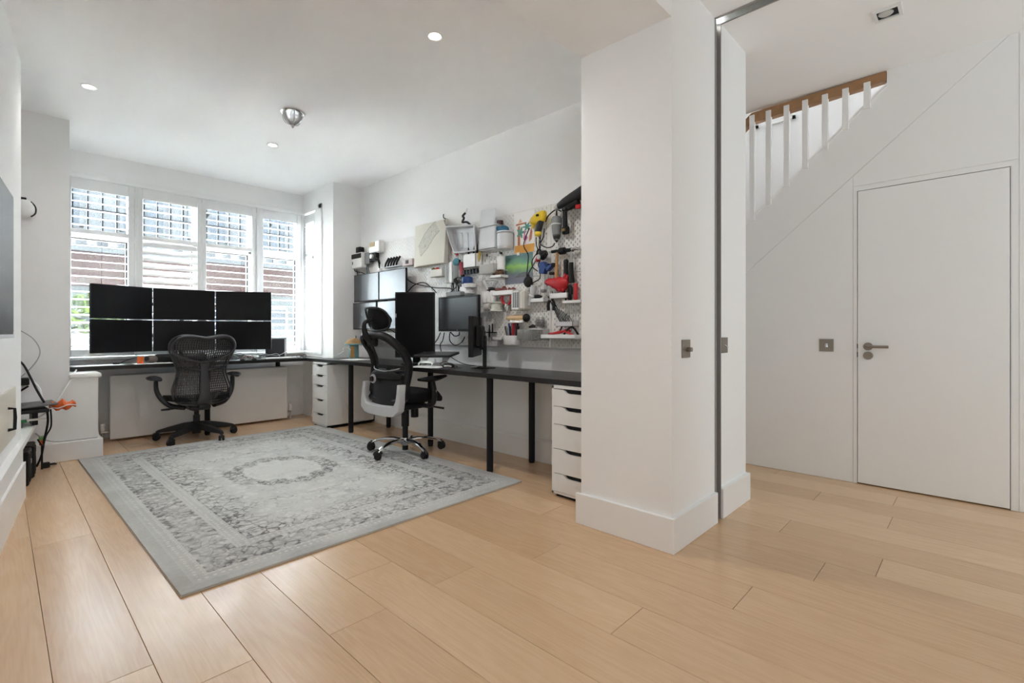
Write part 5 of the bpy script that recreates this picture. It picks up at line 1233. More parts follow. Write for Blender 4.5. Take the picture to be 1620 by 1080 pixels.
def pliers(label, a, b, gm, jaws_up=True, spread=.6, nm='pliers', cat='pliers'):
    t, w, h = peg(nm, label, cat, a, b)
    s_ = 1 if jaws_up else -1; z0 = 0 if jaws_up else h
    for s in (-1, 1):
        obj('grip', MB().tube([(s*w*.12, -.04, z0+s_*h*.60), (s*w*.42*spread/.6, -.043, z0+s_*h*.36), (s*w*.40*spread/.6, -.043, z0)], [.008, .013, .012], n=9), gm, t)
        obj('jaw', MB().loft([[Vector((s*w*.02+x+q*c, -.04+e_*.008, z0+s_*h*f)) for c, e_ in ((-1, -1), (1, -1), (1, 1), (-1, 1))] for f, x, q in ((.55, s*.004, .012), (.70, s*.010, .011), (1.0, s*.004, .003))]), STEEL, t)
    obj('rivet', MB().cyl((0, -.055, z0+s_*h*.6), (0, -.025, z0+s_*h*.6), .011, n=12), STEEL, t)
    return t
pliers('black handled long nose pliers below the red glove', (2.411,1.347), (2.336,1.199), BLACK, True, .5)
pliers('red handled pliers hanging handles up left of the cream louvred box', (2.895,1.350), (2.800,1.203), RED, False, .8)
pliers('pair of black handled snips standing in the white rack under the red glove', (2.258,1.434), (2.176,1.311), RUBBER, True, .6, 'snips', 'snips')
t, w, h = peg('spring_clamp', 'red and black spring clamp right of the aurora print', 'clamp', (2.527,1.658), (2.398,1.561))
obj('red_jaw', MB().tube([(-w*.45, -.04, h*.35), (-w*.2, -.05, h*.55), (w*.05, -.05, h*.75)], [.014, .028, .02], n=9), RED, t)
obj('black_handle', MB().tube([(w*.02, -.055, h*.55), (w*.25, -.06, h*.75), (w*.45, -.055, h*.85)], [.03, .034, .02], n=9), BLACK, t)
obj('spring', MB().cyl((0, -.09, h*.55), (0, -.03, h*.55), .02, n=12), STEEL, t)
t, w, h = peg('bar_clamp', 'blue quick clamp on a long steel bar right of the aurora print', 'clamp', (2.473,1.577), (2.316,1.341))
obj('steel_bar', MB().b2((-w*.40, -.05, 0), (-w*.25, -.04, h*.88)), STEEL, t, smooth=False)
obj('blue_head', MB().prism([(-w*.48, h*.62), (-w*.18, h*.60), (-w*.10, h*.78), (w*.30, h*.90), (w*.34, h*.84), (-.0, h*.68), (-w*.05, h*.80), (-w*.2, h*1.0), (-w*.46, h*.98)], 'y', -.075, -.03), BLUE, t, smooth=False)
obj('black_pad', MB().b2((w*.26, -.075, h*.80), (w*.46, -.03, h*.92), bev=.006), BLACK, t, smooth=False); obj('black_pad', MB().b2((w*.10, -.07, h*.55), (w*.38, -.035, h*.64), bev=.006), BLACK, t, smooth=False)
obj('slide_jaw', MB().b2((-w*.46, -.065, .0), (-w*.20, -.03, h*.10), bev=.004), MGREY, t, smooth=False)
# --- white racks and shelves on the boards
def rack(label, a, b, depth=.06, m=None, h=None, name='wall_rack'):
    t, w, hh = peg(name, label, 'rack', a, b)
    obj('ledge', tray(MB(), w, depth, h or hh, .003), m or WPLAST, t, smooth=False)
    for s in (-1, 1): obj('hook', MB().b2((s*w*.35-.004, -.004, 0), (s*w*.35+.004, .0, (h or hh)+.02)), m or WPLAST, t, smooth=False)
    return t, w, hh
rack('white tool rack holding the black snips', (2.377,1.328), (2.207,1.288))
rack('white rack with the small black knife on it', (2.570,1.298), (2.433,1.267))
t, w, h = peg('craft_knife', 'small black folding knife lying on the white rack', 'knife', (2.557,1.325), (2.478,1.291))
obj('knife_body', MB().loft([[Vector((x, -.035+q*math.sin(a), .022+q*.9*math.cos(a))) for a in [TAU*i/8 for i in range(8)]] for x, q in ((-w/2, .008), (-w*.2, .018), (w*.2, .018), (w/2, .010))]), BLACK, t)
t, w, h = rack('thin white screwdriver rack at the right edge beside the pillar', (2.255,1.269), (2.082,1.246))
for k, (px, m, hh) in enumerate(((-.035, BLACK, .11), (.02, RED, .13))):
    s_ = thing('screwdriver', ('dark' if k == 0 else 'red')+' handled screwdriver standing in the thin rack at the pillar edge', 'screwdriver', (BX-.035, (t.location[1])-px, t.location[2]+.02), -PI/2)
    obj('handle', MB().lathe([(.001, hh), (.012, hh-.003), (.017, hh*.9), (.014, hh*.5), (.017, hh*.15), (.008, 0), (.001, 0)], n=14), m, s_)
    obj('blade', MB().cyl((0, 0, -.12), (0, 0, .003), .004, n=8), STEEL, s_)
for k, dx in enumerate((-.075, .075)):
    s_ = thing('needle_file', 'thin steel file hanging in the rack beside the pillar, %s end' % ('left' if k == 0 else 'right'), 'file', (BX-.03, t.location[1]-dx, t.location[2]+.012), -PI/2)
    obj('tang', MB().cyl((0, 0, -.15), (0, 0, .0), .0035, n=7), STEEL, s_); obj('handle', MB().cyl((0, 0, 0), (0, 0, .03), .006, n=8), BLACK, s_)
# allen keys
t, w, h = rack('white tray of allen keys at the lower right of the pegboard', (2.306,1.112), (2.147,1.077), .075, mat('lilac_white', (.66, .65, .68), .45))
for k in range(8):
    x = -w*.34+k*w*.10; L = (.21, .13, .15, .11, .10, .09, .075, .06)[k]; r = .0042-.0002*k
    obj('allen_key', MB().tube([(x+.02, -.035, .006), (x, -.04, .022), (x-L*.55, -.05, .022+L)], r, n=6, sm=1), BLACKM, t)
t, w, h = peg('white_shelf', 'white pegboard shelf with red cables at the lower right by the pillar', 'shelf', (2.411,1.016), (2.091,0.985))
obj('shelf_tray', MB().b2((-w/2, -.12, 0), (w/2, 0, .006), bev=.002).b2((-w/2, -.12, 0), (w/2, -.115, h), bev=.002).b2((-w/2, -.12, 0), (-w/2+.005, 0, h)).b2((w/2-.005, -.12, 0), (w/2, 0, h)), WPLAST, t, smooth=False)
t2 = thing('red_cables', 'red and black test leads lying on the white shelf by the pillar', 'cables', (BX-.06, t.location[1], t.location[2]+.006), -PI/2)
for k, (m, pts) in enumerate(((RED, [(-.13, 0, .03), (-.05, -.02, .038), (.0, .0, .05), (.04, .01, .04), (.10, .0, .02)]), (BLACK, [(.0, .02, .03), (.05, .01, .07), (.10, .0, .075), (.14, .01, .02)]), (RED, [(-.12, .02, .03), (-.03, .02, .04), (.02, .02, .06), (.06, .02, .05)]))):
    obj('test_lead', MB().tube(pts, .008, n=7, sm=5), m, t2)
obj('probe', MB().tube([(-.03, .0, .04), (-.01, .01, .09), (.0, .02, .12)], .006, n=7), BLACK, t2)
# --- left-middle group
t, w, h = peg('pencil_pot', 'white pot of black pens under the ribbed tray', 'pot', (3.354,1.725), (3.189,1.607))
obj('pot', tray(MB(), w, .085, h, .004), WPLAST, t, smooth=False)
for k, (x, dx, hh, r, m) in enumerate(((-.05, -.004, .13, .009, BLACK), (-.01, .055, .15, .010, BLACK), (.03, .075, .16, .017, BLACK), (.06, .06, .10, .014, mat('straw_yellow', (.62, .46, .14), .6)))):
    obj('pen', MB().cyl((x, -.045, .02), (x+dx, -.045, h+hh-.03), r, n=9), m, t)
t, w, h = peg('long_brush', 'long slim red and black stick brush hanging aslant under the canvas bag strap', 'brush', (3.577,1.849), (3.397,1.480))
obj('handle_tip', MB().cyl((-w*.5, -.03, h*.98), (-w*.30, -.03, h*.86), .013, n=8), RED, t)
obj('red_band', MB().cyl((-w*.18, -.03, h*.78), (-w*.06, -.03, h*.72), .013, n=8), RED, t)
obj('shaft', MB().tube([(-w*.32, -.03, h*.87), (-w*.1, -.03, h*.72), (w*.15, -.03, h*.48), (w*.3, -.03, h*.2)], .007, n=7), GPLAST, t)
obj('red_grip', MB().cyl((w*.2, -.03, h*.52), (w*.36, -.03, h*.2), .020, .022, n=10), mat('crimson_grip', (.36, .03, .05), .5), t)
obj('black_end', MB().cyl((w*.35, -.03, h*.22), (w*.38, -.03, 0), .018, n=10), BLACK, t)
t, w, h = peg('teal_ball', 'small teal blue knitted ball on the pegboard left of the pencil pot', 'ball', (3.535,1.714), (3.450,1.647))
obj('ball', MB().ball((0, -.045, h/2), (w*.5, .03, h*.52)), mat('teal_wool', (.12, .36, .44), .9, bump=.4, scale=60), t)
obj('dark_tag', MB().b2((w*.3, -.05, .01), (w*.5, -.03, .05)), BLACK, t, smooth=False)
t, w, h = peg('bead_rack', 'rail of small black bulldog clips under the pencil pot', 'rack', (3.486,1.609), (3.243,1.560))
obj('rail', MB().cyl((-w/2, -.03, .02), (w/2, -.03, .02), .004, n=8), STEEL, t)
for k in range(5): obj('clip', MB().prism([(-.016, 0), (.016, 0), (.008, .04), (-.008, .04)], 'y', -.045, -.02).xf(Matrix.Translation((-.03+.042*k, 0, -.002))), BLACK, t, smooth=False)
t, w, h = peg('blue_brush', 'dark blue round brush head on a small white bracket', 'brush', (3.380,1.527), (3.277,1.463))
obj('brush_head', MB().lathe([(.001, 0), (w*.45, .002), (w*.5, .02), (w*.5, h-.01), (w*.42, h), (.001, h)], c=(0, -.06, 0), n=22), BLUE, t)
obj('bracket', MB().b2((-w*.3, -.06, -.012), (w*.3, 0, 0)), WPLAST, t, smooth=False)
t, w, h = peg('clear_caddy', 'large clear plastic caddy hanging under the white letter holder', 'caddy', (3.127,1.715), (2.943,1.530))
obj('caddy_box', tray(MB(), w, .10, h*.45, .004), glass('frosted_plastic', (.93, .93, .92), .3, .25), t, smooth=False)
obj('caddy_back', MB().b2((-w/2, -.012, h*.45), (-w/2+.02, 0, h)).b2((w/2-.02, -.012, h*.45), (w/2, 0, h)).b2((-w/2, -.012, h-.02), (w/2, 0, h)), WPLAST, t, smooth=False)
obj('paper_roll', MB().cyl((-.02, -.05, .01), (-.02, -.05, h*.5), .04, n=18), PAPER, t)
t, w, h = peg('white_roll', 'white paper roll standing left of the aurora print', 'roll', (2.941,1.665), (2.870,1.557))
obj('roll', MB().lathe([(.015, 0), (w*.5, 0), (w*.5, h), (.015, h), (.015, 0)], c=(0, -.05, 0), n=22, cap=False), PAPER, t)
obj('holder', MB().b2((-w*.4, -.05, -.006), (w*.4, 0, 0)), WPLAST, t, smooth=False)
t, w, h = peg('pine_cone', 'brown pine cone on a small white shelf left of the aurora print', 'pine cone', (2.987,1.562), (2.881,1.505))
mb = MB()
for k in range(5):
    for j in range(7):
        a = TAU*j/7+k*.5; r = .036-.006*abs(k-1.5); mb.ball((-.04+.02*k, -.055+r*.7*math.cos(a), .028+r*.7*math.sin(a)), (.013, .010, .010), n=6, m=4)
obj('cone_scales', mb, mat('cone_brown', (.16, .09, .05), .8, var=.3), t)
obj('cone_core', MB().ball((0, -.055, .028), (.055, .024, .024)), mat('cone_dark', (.08, .045, .03), .8), t)
rack('small white shelf under the pine cone', (2.994,1.512), (2.866,1.488), .09)
t, w, h = peg('cup_row', 'row of three joined white cups with black bits in the right cup', 'cups', (3.136,1.387), (2.979,1.287))
for k in range(3): obj('cup', MB().lathe([(.001, 0), (w*.165, 0), (w*.17, .004), (w*.17, h), (w*.15, h), (w*.15, .01), (.001, .01)], c=((k-1)*w*.33, -.045, 0), n=20, cap=False), WPLAST, t)
obj('black_bits', MB().ball((w*.15, -.045, h+.012), (.045, .03, .022)).ball((w*.32, -.04, h+.004), (.03, .025, .02)), BLACK, t)
obj('funnel', MB().lathe([(w*.16, h+.01), (w*.45, h+.085), (w*.46, h+.085)], c=(w*.1, -.05, 0), n=20, cap=False), CLEAR, t)
t, w, h = rack('white shelf of reddish odds and ends above the red pliers', (2.971,1.378), (2.729,1.339), .09)
t2 = thing('seed_pods', 'heap of dark reddish dried pods on the white shelf above the red pliers', 'pods', (BX-.05, t.location[1], t.location[2]+h), -PI/2)
rs = random.Random(9)
for k in range(11):
    x = -w*.44+k*w*.088; q = rs.uniform(.008, .016)*(1.6 if k in (4, 5) else 1)
    obj('pod', MB().ball((x, rs.uniform(-.02, .02), q-.003), (q*1.4, q, q), n=8, m=6, M=Matrix.Rotation(rs.uniform(0, 3), 4, 'Z')), mat('dried_pod', (.22, .07, .06), .7, var=.4, scale=30), t2)
t, w, h = peg('louvred_box', 'cream box with rows of dark slots on its front, hung right of the red pliers', 'box', (2.742,1.364), (2.607,1.211))
obj('box_body', MB().b2((-w/2, -.10, 0), (w*.12, 0, h), bev=.004).b2((w*.10, -.10, 0), (w/2, 0, h), bev=.012), mat('cream_plastic', (.63, .61, .55), .5), t, smooth=False)
obj('front_plate', MB().b2((-w/2+.006, -.103, .006), (w*.08, -.099, h-.006)), WPLAST, t, smooth=False)
for r in range(7):
    for c in range(3): obj('slot', MB().b2((-w/2+.02+c*w*.17, -.1045, .02+r*(h-.03)/7), (-w/2+.02+c*w*.17+.016, -.1025, .02+r*(h-.03)/7+.017)), MGREY, t, smooth=False)
t, w, h = peg('caulk_tube', 'slim grey sealant tube hanging aslant below the round plug', 'tube', (2.600,1.403), (2.533,1.249))
mb = MB().cyl((.02, -.045, h), (.0, -.045, h*.45), .024, .022, n=16).cyl((.0, -.045, h*.45), (-.03, -.045, 0), .022, .012, n=14)
obj('tube_body', mb, mat('satin_grey', (.58, .585, .60), .35), t)
obj('collar', MB().cyl((.003, -.045, h*.52), (-.001, -.045, h*.46), .028, n=16), WPLAST, t)
t, w, h = peg('wire_spool', 'round beige spool on a white bracket left of the red pliers', 'spool', (3.010,1.289), (2.896,1.210))
obj('spool', MB().lathe([(.001, 0), (w*.48, 0), (w*.48, .012), (w*.42, .016), (w*.42, h-.016), (w*.5, h-.012), (w*.5, h), (.001, h)], c=(0, -.06, 0), n=26), mat('beige_spool', (.60, .60, .53), .45), t)
t, w, h = peg('tape_roll', 'small white tape roll on a rod left of the beige spool', 'tape', (3.096,1.281), (3.017,1.219))
obj('roll', MB().lathe([(.012, -w*.4), (h*.5, -w*.4), (h*.5, w*.4), (.012, w*.4), (.012, -w*.4)], c=(0, -.055, h*.5), n=24, M=Matrix.Rotation(PI/2, 4, 'Y'), cap=False), mat('offwhite_tape', (.66, .63, .60), .6), t)
obj('rod', MB().cyl((-.16, -.055, h*.62), (w*.6, -.055, h*.62), .006, n=10), WPLAST, t)
t, w, h = peg('switch_hooks', 'column of small silver hooks with a black allen key beside the beige spool', 'hooks', (2.933,1.309), (2.888,1.221))
for k in range(3): obj('hook', MB().tube([(0, 0, h*(.15+.3*k)), (0, -.035, h*(.15+.3*k)), (.0, -.04, h*(.15+.3*k)+.025)], .005, n=6, sm=2), STEEL, t)
obj('black_key', MB().tube([(-.03, -.03, h+.02), (-.005, -.03, h*.8), (.02, -.03, h*.8)], .005, n=6, sm=1), BLACK, t)
t, w, h = peg('wooden_brush', 'pale wooden brush with white bristle tufts and a black end lying above the pen cup', 'brush', (2.844,1.171), (2.598,1.121))
obj('wooden_back', MB().loft([[Vector((x, -.05+q*.9*math.sin(a), h*.55+q*math.cos(a))) for a in [TAU*i/10 for i in range(10)]] for x, q in ((-w*.5, .010), (-w*.40, .020), (-w*.1, .026), (w*.2, .026), (w*.32, .022))]), WOODL, t)
obj('black_end', MB().ball((w*.40, -.05, h*.55), (.034, .03, .034)), BLACK, t)
for k in range(8): obj('bristle_tuft', MB().cyl((-w*.26+k*w*.075, -.055, h*.3), (-w*.26+k*w*.075, -.06, -.012), .010, .012, n=7), WPLAST, t)
t, w, h = peg('pen_cup', 'white pegboard cup full of pens and tools near the bottom of the board', 'cup', (2.846,1.006), (2.707,0.930))
obj('cup', MB().loft([[Vector((math.copysign(abs(math.cos(a))**.5, math.cos(a))*w/2*s, -.055+math.copysign(abs(math.sin(a))**.5, math.sin(a))*.05*s, z)) for a in [TAU*i/20 for i in range(20)]] for z, s in ((0, .93), (.006, .97), (h, 1), (h, .93), (.012, .90))]), WPLAST, t)
rs = random.Random(4)
for k in range(11):
    x = -w*.4+k*w*.08; m = (CH_D, STEEL, WPLAST, BLUE, BLACK, RED, BLACK, mat('maroon', (.2, .02, .04), .5), STEEL, BLACK, BLACK)[k]
    obj('pen', MB().cyl((x*.7, -.055, .02), (x*1.25, -.05+rs.uniform(-.02, .02), h+rs.uniform(.07, .13)), rs.uniform(.006, .011), n=8), m, t)
rack('white shelf ledge left of the pen cup', (2.981,0.992), (2.868,0.966), .08)
t, w, h = peg('bit_rack', 'small rack of dark drill bits beside the edge-on monitor', 'rack', (3.099,1.106), (3.004,0.970))
obj('holder', MB().b2((-w/2, -.05, h*.42), (w/2, 0, h*.48), bev=.002), BLACK, t, smooth=False)
for k in range(5): obj('drill_bit', MB().cyl((-w*.4+k*w*.2, -.03, .02*k), (-w*.4+k*w*.2, -.03, h*(1-.07*(k % 3))), .0045+.001*(k % 2), n=7), BLACKM if k % 2 else STEEL, t)
# clear hardware bins
HW = mat('mixed_metal_hardware', (.30, .28, .26), .4, .6, var=.8, scale=120)
for k, (a, b, lb) in enumerate((((2.696,1.055), (2.627,0.974), 'narrow clear bin of screws, left of the row of clear bins'), ((2.627,1.053), (2.540,0.970), 'clear bin of pale fittings in the middle of the row of clear bins'), ((2.537,1.052), (2.424,0.972), 'clear bin of dark metal hardware at the right end of the row of clear bins'))):
    t, w, h = peg('clear_bin', lb, 'bin', a, b)
    obj('bin_shell', tray(MB(), w-.002, .08, h, .003), CLEAR, t, smooth=False)
    rs = random.Random(20+k); mb = MB()
    for j in range(46):
        c = Vector((rs.uniform(-w*.4, w*.4), rs.uniform(-.068, -.012), rs.uniform(.012, h*.72))); d = Vector((rs.uniform(-1, 1), rs.uniform(-1, 1), rs.uniform(-1, 1))).normalized()*.011
        mb.cyl(c-d, c+d, .0045, n=6)
    o = obj('screws', mb, HW if k != 1 else mat('pale_fittings', (.55, .53, .5), .4, .3, var=.5, scale=90), t); o['kind'] = 'stuff'
t, w, h = peg('bin_lid', 'thin white lid laid across the clear bins', 'lid', (2.573,1.062), (2.418,1.055))
obj('lid_plate', MB().b2((-w/2, -.09, 0), (w/2, -.002, .004), bev=.001), WPLAST, t, smooth=False)
t2, w2, h2 = peg('glass_jar', 'small glass jar of screws standing on the clear bins', 'jar', (2.514,1.139), (2.437,1.062))
obj('jar_glass', MB().lathe([(.001, 0), (w2*.48, 0), (w2*.5, .006), (w2*.5, h2*.8), (w2*.4, h2*.9), (w2*.4, h2)], c=(0, -.05, 0), n=22, cap=False), CLEAR, t2)
mb = MB(); rs = random.Random(8)
for j in range(40):
    a = rs.uniform(0, TAU); r = w2*.38*rs.random()**.5; c = Vector((r*math.cos(a), -.05+r*math.sin(a), rs.uniform(.012, h2*.7))); d = Vector((rs.uniform(-1, 1), rs.uniform(-1, 1), rs.uniform(-1, 1))).normalized()*.012
    mb.cyl(c-d, c+d, .0045, n=6)
o = obj('screws', mb, HW, t2); o['kind'] = 'stuff'
obj('lid', MB().lathe([(.001, h2+.012), (w2*.42, h2+.01), (w2*.42, h2-.008), (.001, h2-.008)], c=(0, -.05, 0), n=20), STEEL, t2)
t, w, h = peg('black_multitool', 'small black tool lying on the lid left of the glass jar', 'tool', (2.593,1.083), (2.520,1.062))
obj('tool_body', MB().tube([(-w/2, -.05, .012), (0, -.05, .02), (w/2, -.05, .014)], [.006, .014, .010], n=8), BLACK, t)
# things above the thin bezel monitor
t, w, h = peg('router', 'flat grey network box with cables on top of the thin bezel monitor', 'router', (3.556,1.394), (3.351,1.360))
obj('router_case', MB().b2((-w/2, -.12, 0), (w/2, -.0, h+.005), bev=.005), MGREY, t, smooth=False)
rs = random.Random(12)
for k in range(9):
    x = -w*.4+k*w*.10
    obj('cable', MB().tube([(x, -.05, h), (x+rs.uniform(-.04, .04), -.05, h+rs.uniform(.08, .16)), (x+rs.uniform(-.10, .10), -.04, h+rs.uniform(.05, .13)), (x+rs.uniform(-.12, .12), -.03, h-.01)], .004, n=6, sm=5), CABLE, t)
t, w, h = peg('white_box', 'upright white box with a black corner above the thin bezel monitor', 'box', (3.418,1.471), (3.331,1.363))
obj('box_body', MB().b2((-w/2, -.07, 0), (w/2, 0, h), bev=.003), WPLAST, t, smooth=False)
obj('black_corner', MB().b2((-w/2-.012, -.072, h-.03), (-w/2+.03, -.02, h+.012), bev=.004), BLACK, t, smooth=False)
for lb, a, b in (('small round white ledge under the blue brush head', (3.345,1.465), (3.226,1.432)), ('lower round white ledge holding a clip above the thin bezel monitor', (3.345,1.411), (3.260,1.380))):
    t, w, h = peg('round_ledge', lb, 'ledge', a, b)
    obj('ledge_dish', MB().lathe([(.001, 0), (w*.45, 0), (w*.5, h), (w*.46, h), (w*.42, .006), (.001, .006)], c=(0, -.06, 0), n=24), WPLAST, t)
    obj('bracket', MB().b2((-.01, -.03, .0), (.01, 0, .02)), WPLAST, t, smooth=False)
# loose cables on the wall
def wallcable(label, pts, r=.005, m=CABLE, nm='wall_cable'):
    p = [(BX-d, y, z) for y, z, d in pts]; o0 = Vector(p[0])
    single(nm, MB().tube([Vector(q)-o0 for q in p], r, n=6, sm=6), m, label, 'cable', o0)
wallcable('black cable looping from the hung monitors to the network box along the pegboard', [(4.375,1.666)+(.05,), (4.261,1.558)+(.03,), (4.085,1.507)+(.02,), (3.857,1.468)+(.02,), (3.642,1.449)+(.02,), (3.549,1.425)+(.03,)])
wallcable('black cable arching from behind the tall monitor up to the network box', [(4.283,1.435)+(.05,), (4.194,1.508)+(.03,), (4.042,1.530)+(.02,), (3.917,1.478)+(.02,), (3.817,1.416)+(.03,)])
wallcable('black cable dropping behind the left edge of the hung monitors', [(5.465,1.711)+(.03,), (5.511,1.454)+(.02,), (5.495,1.224)+(.02,), (5.374,1.017)+(.03,), (5.345,0.882)+(.04,)])
wallcable('black cable hanging in a loop under the thin bezel monitor', [(3.568,1.034)+(.06,), (3.586,0.957)+(.05,), (3.513,0.913)+(.05,), (3.423,0.935)+(.05,), (3.362,0.988)+(.06,)])
wallcable('short black cable loop just below the thin bezel monitor', [(3.549,1.034)+(.07,), (3.495,0.999)+(.07,), (3.432,1.005)+(.07,), (3.423,1.034)+(.07,)])
wallcable('black cable slanting from the thin bezel monitor down behind the tall monitor', [(3.699,1.028)+(.07,), (3.758,0.967)+(.06,), (3.837,0.910)+(.05,), (3.917,0.859)+(.05,)])
wallcable('second black cable slanting from the thin bezel monitor to the laptop', [(3.642,1.028)+(.07,), (3.690,0.955)+(.05,), (3.728,0.912)+(.05,), (3.699,0.846)+(.06,)])
wallcable('black cable hanging on the pegboard below the lower right hung monitor', [(4.896,1.061)+(.05,), (4.740,1.040)+(.04,), (4.627,1.061)+(.04,), (4.517,1.026)+(.04,)])

# ============================================================ LEFT WALL AND ALCOVE
ang = -math.atan(.11)
def onface(y, out=0): return (F(y)+out, y)
# local frame on the chimney breast: root rotated so that local -y points out of the wall (+x)
def facething(name, label, cat, y, z, out=0):
    return thing(name, label, cat, (F(y)+out, y, z), PI/2+ang)
t = facething('wall_television', 'large flat television mounted on the left wall, cut by the frame edge', 'television', 2.82, 1.355)
TVW = 1.22; TVH = .69
obj('casing', MB().box((0, -.035, 0), (TVW, .05, TVH), bev=.006), mat('tv_grey_casing', (.12, .12, .125), .4), t, smooth=False)
obj('screen', MB().box((0, -.0605, .004), (TVW-.03, .002, TVH-.045)), mat('grey_glass_screen', (.10, .103, .108), .42, spec=.8), t, smooth=False)
obj('lower_bezel', MB().box((0, -.061, -TVH/2+.008), (TVW, .004, .016), bev=.001), ALU, t, smooth=False)
obj('wall_mount', MB().box((0, -.005, 0), (.4, .012, .3)), BLACKM, t, smooth=False)
t = facething('hearth_cover', 'cream panel with a black D shaped handle closing the old fireplace opening', 'panel', 3.55, .58)
obj('cover_panel', MB().box((0, -.004, 0), (1.03, .010, .285), bev=.002), mat('cream_panel_paint', (.70, .66, .59), .55), t, smooth=False)
xh = (3.745-3.55)/math.cos(ang)
obj('handle', MB().tube([(xh, -.006, .050), (xh, -.034, .046), (xh, -.036, .0), (xh, -.034, -.062), (xh, -.006, -.066)], .009, n=4, sm=1), BLACKM, t, ang=20)
# things in the alcove
SHZ = .36
t = thing('open_laptop', 'flat black laptop and docking tray lying on the white shelf in the alcove', 'laptop', (.10, 5.02, SHZ), math.radians(4))
obj('lower_slab', MB().box((-.06, 0, .105), (.42, .26, .024), bev=.004), BLACK, t, smooth=False)
obj('upper_slab', MB().box((-.03, .02, .137), (.46, .28, .012), bev=.003, rot=(0, -.04, 0)), mat('grey_lid', (.16, .16, .165), .4, .4), t, smooth=False)
for x in (-.2, .08): obj('foot_block', MB().box((x, 0, .048), (.03, .16, .094), bev=.003), BLACK, t, smooth=False)
t = thing('circuit_board', 'thin green circuit tray with silver prongs on the white shelf under the laptop', 'board', (.06, 4.88, SHZ), 0)
obj('green_board', MB().box((-.02, 0, .045), (.2, .09, .012)), mat('pcb_green', (.02, .16, .05), .5), t, smooth=False)
obj('prong', MB().box((.13, -.02, .055), (.10, .012, .010)).box((.13, .03, .045), (.10, .012, .010)), STEEL, t, smooth=False)
obj('standoff', MB().cyl((-.08, 0, 0), (-.08, 0, .04), .02, n=10).cyl((.04, 0, 0), (.04, 0, .04), .02, n=10), MGREY, t)
t = thing('orange_bag', 'crumpled bright orange plastic pouch at the end of the laptop on the alcove shelf', 'pouch', (.335, 5.0, SHZ), 0)
rings = []
for k in range(9):
    f = k/8; q = math.sin(PI*min(max(f, .08), .92))**.5
    rings.append([Vector((-.075+.15*f, .05*q*math.cos(a)*(1+.2*math.sin(3*a+k)), .125+.034*q*math.sin(a)*(1+.25*math.sin(4*a+2*k))+.012*math.sin(2*k))) for a in [TAU*i/14 for i in range(14)]])
obj('pouch', MB().loft(rings), ORANGE, t, ang=60)
obj('drawstring', MB().tube([(-.07, -.03, .125), (-.03, -.055, .11), (.03, -.05, .13), (.075, -.02, .12)], .004, n=6), WCABLE, t)
t = thing('tool_mount', 'small black bracketed device on the alcove wall above the laptop', 'device', (.12, 5.335, .60), 0)
obj('device_block', MB().b2((-.06, -.10, .03), (.045, 0, .085), bev=.006), BLACK, t, smooth=False)
obj('arm', MB().tube([(.04, -.05, .02), (-.03, -.06, -.03), (-.08, -.03, -.04)], .008, n=6), BLACKM, t)
t = thing('small_speaker', 'small black and white rounded device on the alcove wall behind the chimney breast', 'device', (.135, 5.335, 1.98), 0)
obj('white_dome', MB().ball((0, -.055, 0), (.06, .05, .075), n=18, m=10), WPLAST, t)
obj('dark_edge', MB().tube([(.038, -.07, .055), (.064, -.06, .02), (.064, -.06, -.03), (.04, -.065, -.06)], .005, n=7), CH_D, t)
obj('dark_cap', MB().box((-.02, -.06, .07), (.07, .05, .018), bev=.005), BLACK, t, smooth=False)
def lcable(label, pts, r=.005, m=CABLE, nm='alcove_cable'):
    o0 = Vector(pts[0]); single(nm, MB().tube([Vector(p)-o0 for p in pts], r, n=6, sm=6), m, label, 'cable', o0)
lcable('thin grey cable bowing out from the alcove wall beside the chimney breast', [(.10, 5.325, 1.06)[0:3], (.19, 5.30, .98), (.225, 5.29, .87), (.17, 5.30, .75), (.06, 5.32, .63)], .004, GCABLE)
lcable('black and white cable leaning from the chimney breast down to the laptop', [(.07, 5.30, .86), (.13, 5.27, .79), (.17, 5.20, .69), (.20, 5.12, .60), (.235, 5.03, .515)], .008, CABLE)
lcable('white cable beside the black one leaning down to the laptop', [(.12, 5.28, .80), (.16, 5.22, .70), (.215, 5.13, .61), (.225, 5.05, .515)], .007, WCABLE)
lcable('long white cable running from the window desk end down to the alcove shelf', [(.46, 5.57, .712), (.40, 5.32, .64), (.33, 5.22, .52), (.26, 5.20, .42), (.20, 5.24, .372)], .006, WCABLE)
lcable('grey cable lying along the top of the alcove baseboard', [(.20, 5.30, .25), (.26, 5.275, .19), (.34, 5.31, .163), (.46, 5.31, .161), (.57, 5.31, .160)], .005, GCABLE)
lcable('black cable hanging from the laptop down behind the shelf end', [(.25, 4.98, .46), (.255, 5.02, .36), (.24, 5.10, .22), (.225, 5.12, .10), (.20, 5.15, .02)], .007)
lcable('second black cable drooping beside the shelf end', [(.27, 5.0, .46), (.275, 5.05, .33), (.25, 5.10, .25), (.23, 5.05, .19), (.20, 4.98, .25)], .005)
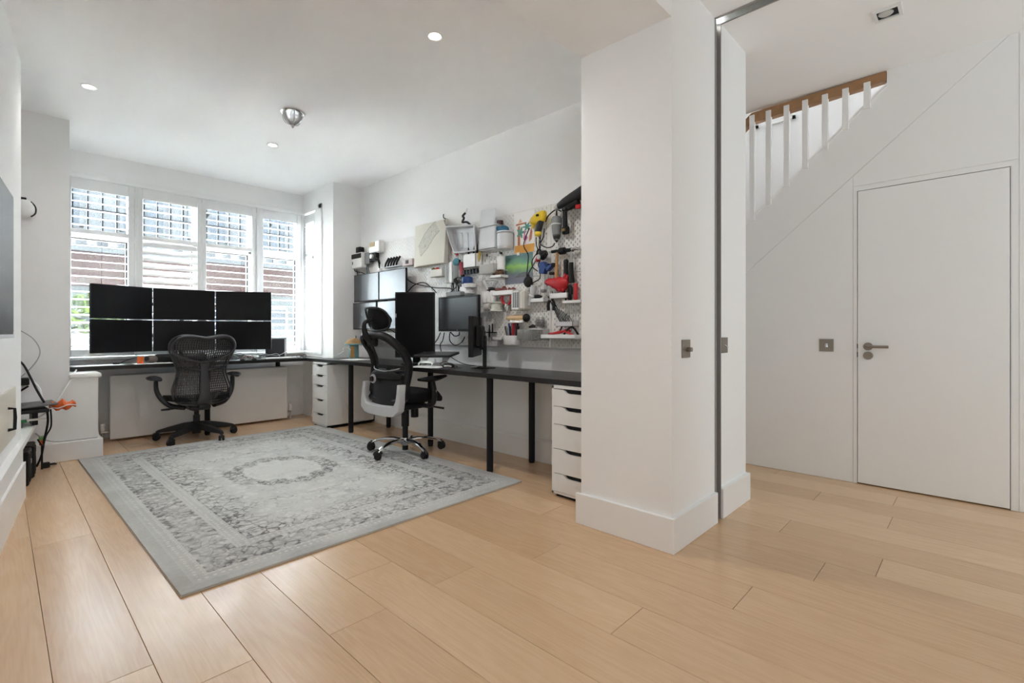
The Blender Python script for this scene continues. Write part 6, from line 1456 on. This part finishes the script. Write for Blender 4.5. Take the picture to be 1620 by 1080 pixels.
for lb, x, y, r in (('black electronics case standing on the floor under the shelf end, nearer one', .118, 4.72, 0), ('black electronics case standing on the floor under the shelf end, farther one', .150, 4.96, .05)):
    t = thing('black_case', lb, 'case', (x, y, 0), PI/2+ang+r)
    obj('case_body', MB().box((0, 0, .115), (.20, .07, .23), bev=.008), BLACK, t, smooth=False)
    obj('front_rib', MB().box((-.05, -.036, .115), (.014, .008, .19), bev=.002).box((.05, -.036, .115), (.014, .008, .19), bev=.002), CH_D, t, smooth=False)
    obj('latch', MB().box((0, -.037, .15), (.05, .008, .03), bev=.002), MGREY, t, smooth=False)
t = thing('red_green_toy', 'small red and green plastic piece tucked beside the black cases', 'toy', (.228, 5.12, .0), 0)
obj('red_part', MB().box((0, 0, .20), (.03, .03, .04), bev=.006), ORANGE, t, smooth=False)
obj('green_part', MB().box((0, .0, .235), (.035, .03, .03), bev=.006), mat('light_green_plastic', (.25, .5, .2), .5), t, smooth=False)
obj('stem', MB().box((0, 0, .09), (.012, .012, .18)), BLACK, t, smooth=False)
t = thing('floor_plug', 'small black plug and coil of lead on the floor beside the black cases', 'plug', (.25, 5.16, 0), 0)
obj('plug_body', MB().box((0, 0, .02), (.05, .04, .04), bev=.006), BLACK, t, smooth=False)
obj('lead_coil', MB().tube([(.02, 0, .02), (.06, .03, .012), (.05, .07, .01), (.0, .06, .012), (-.02, .03, .02)], .006, n=6), CABLE, t)
# framed picture on the stair wall behind the balusters
t = thing('framed_picture', 'white framed photo on the stairwell wall behind the balusters', 'picture frame', (4.995, 1.375, 2.972), -PI/2)
w, h = .335, .34
mb = MB().b2((-w/2, -.02, 0), (w/2, 0, .025)).b2((-w/2, -.02, h-.025), (w/2, 0, h)).b2((-w/2, -.02, 0), (-w/2+.025, 0, h)).b2((w/2-.025, -.02, 0), (w/2, 0, h))
obj('frame', mb, TRIM, t, smooth=False)
obj('mount_board', MB().b2((-w/2+.02, -.010, .02), (w/2-.02, -.004, h-.02)), PAPER, t, smooth=False)
obj('photo', MB().b2((-w/2+.05, -.012, .055), (w/2-.10, -.009, h-.05)), mat('dark_photo_print', (.12, .11, .11), .4, var=.9, scale=14), t, smooth=False)
obj('gold_figure', MB().ball((-w/2+.08, -.012, .10), (.022, .003, .04)), mat('gold_print', (.55, .42, .2), .5), t)
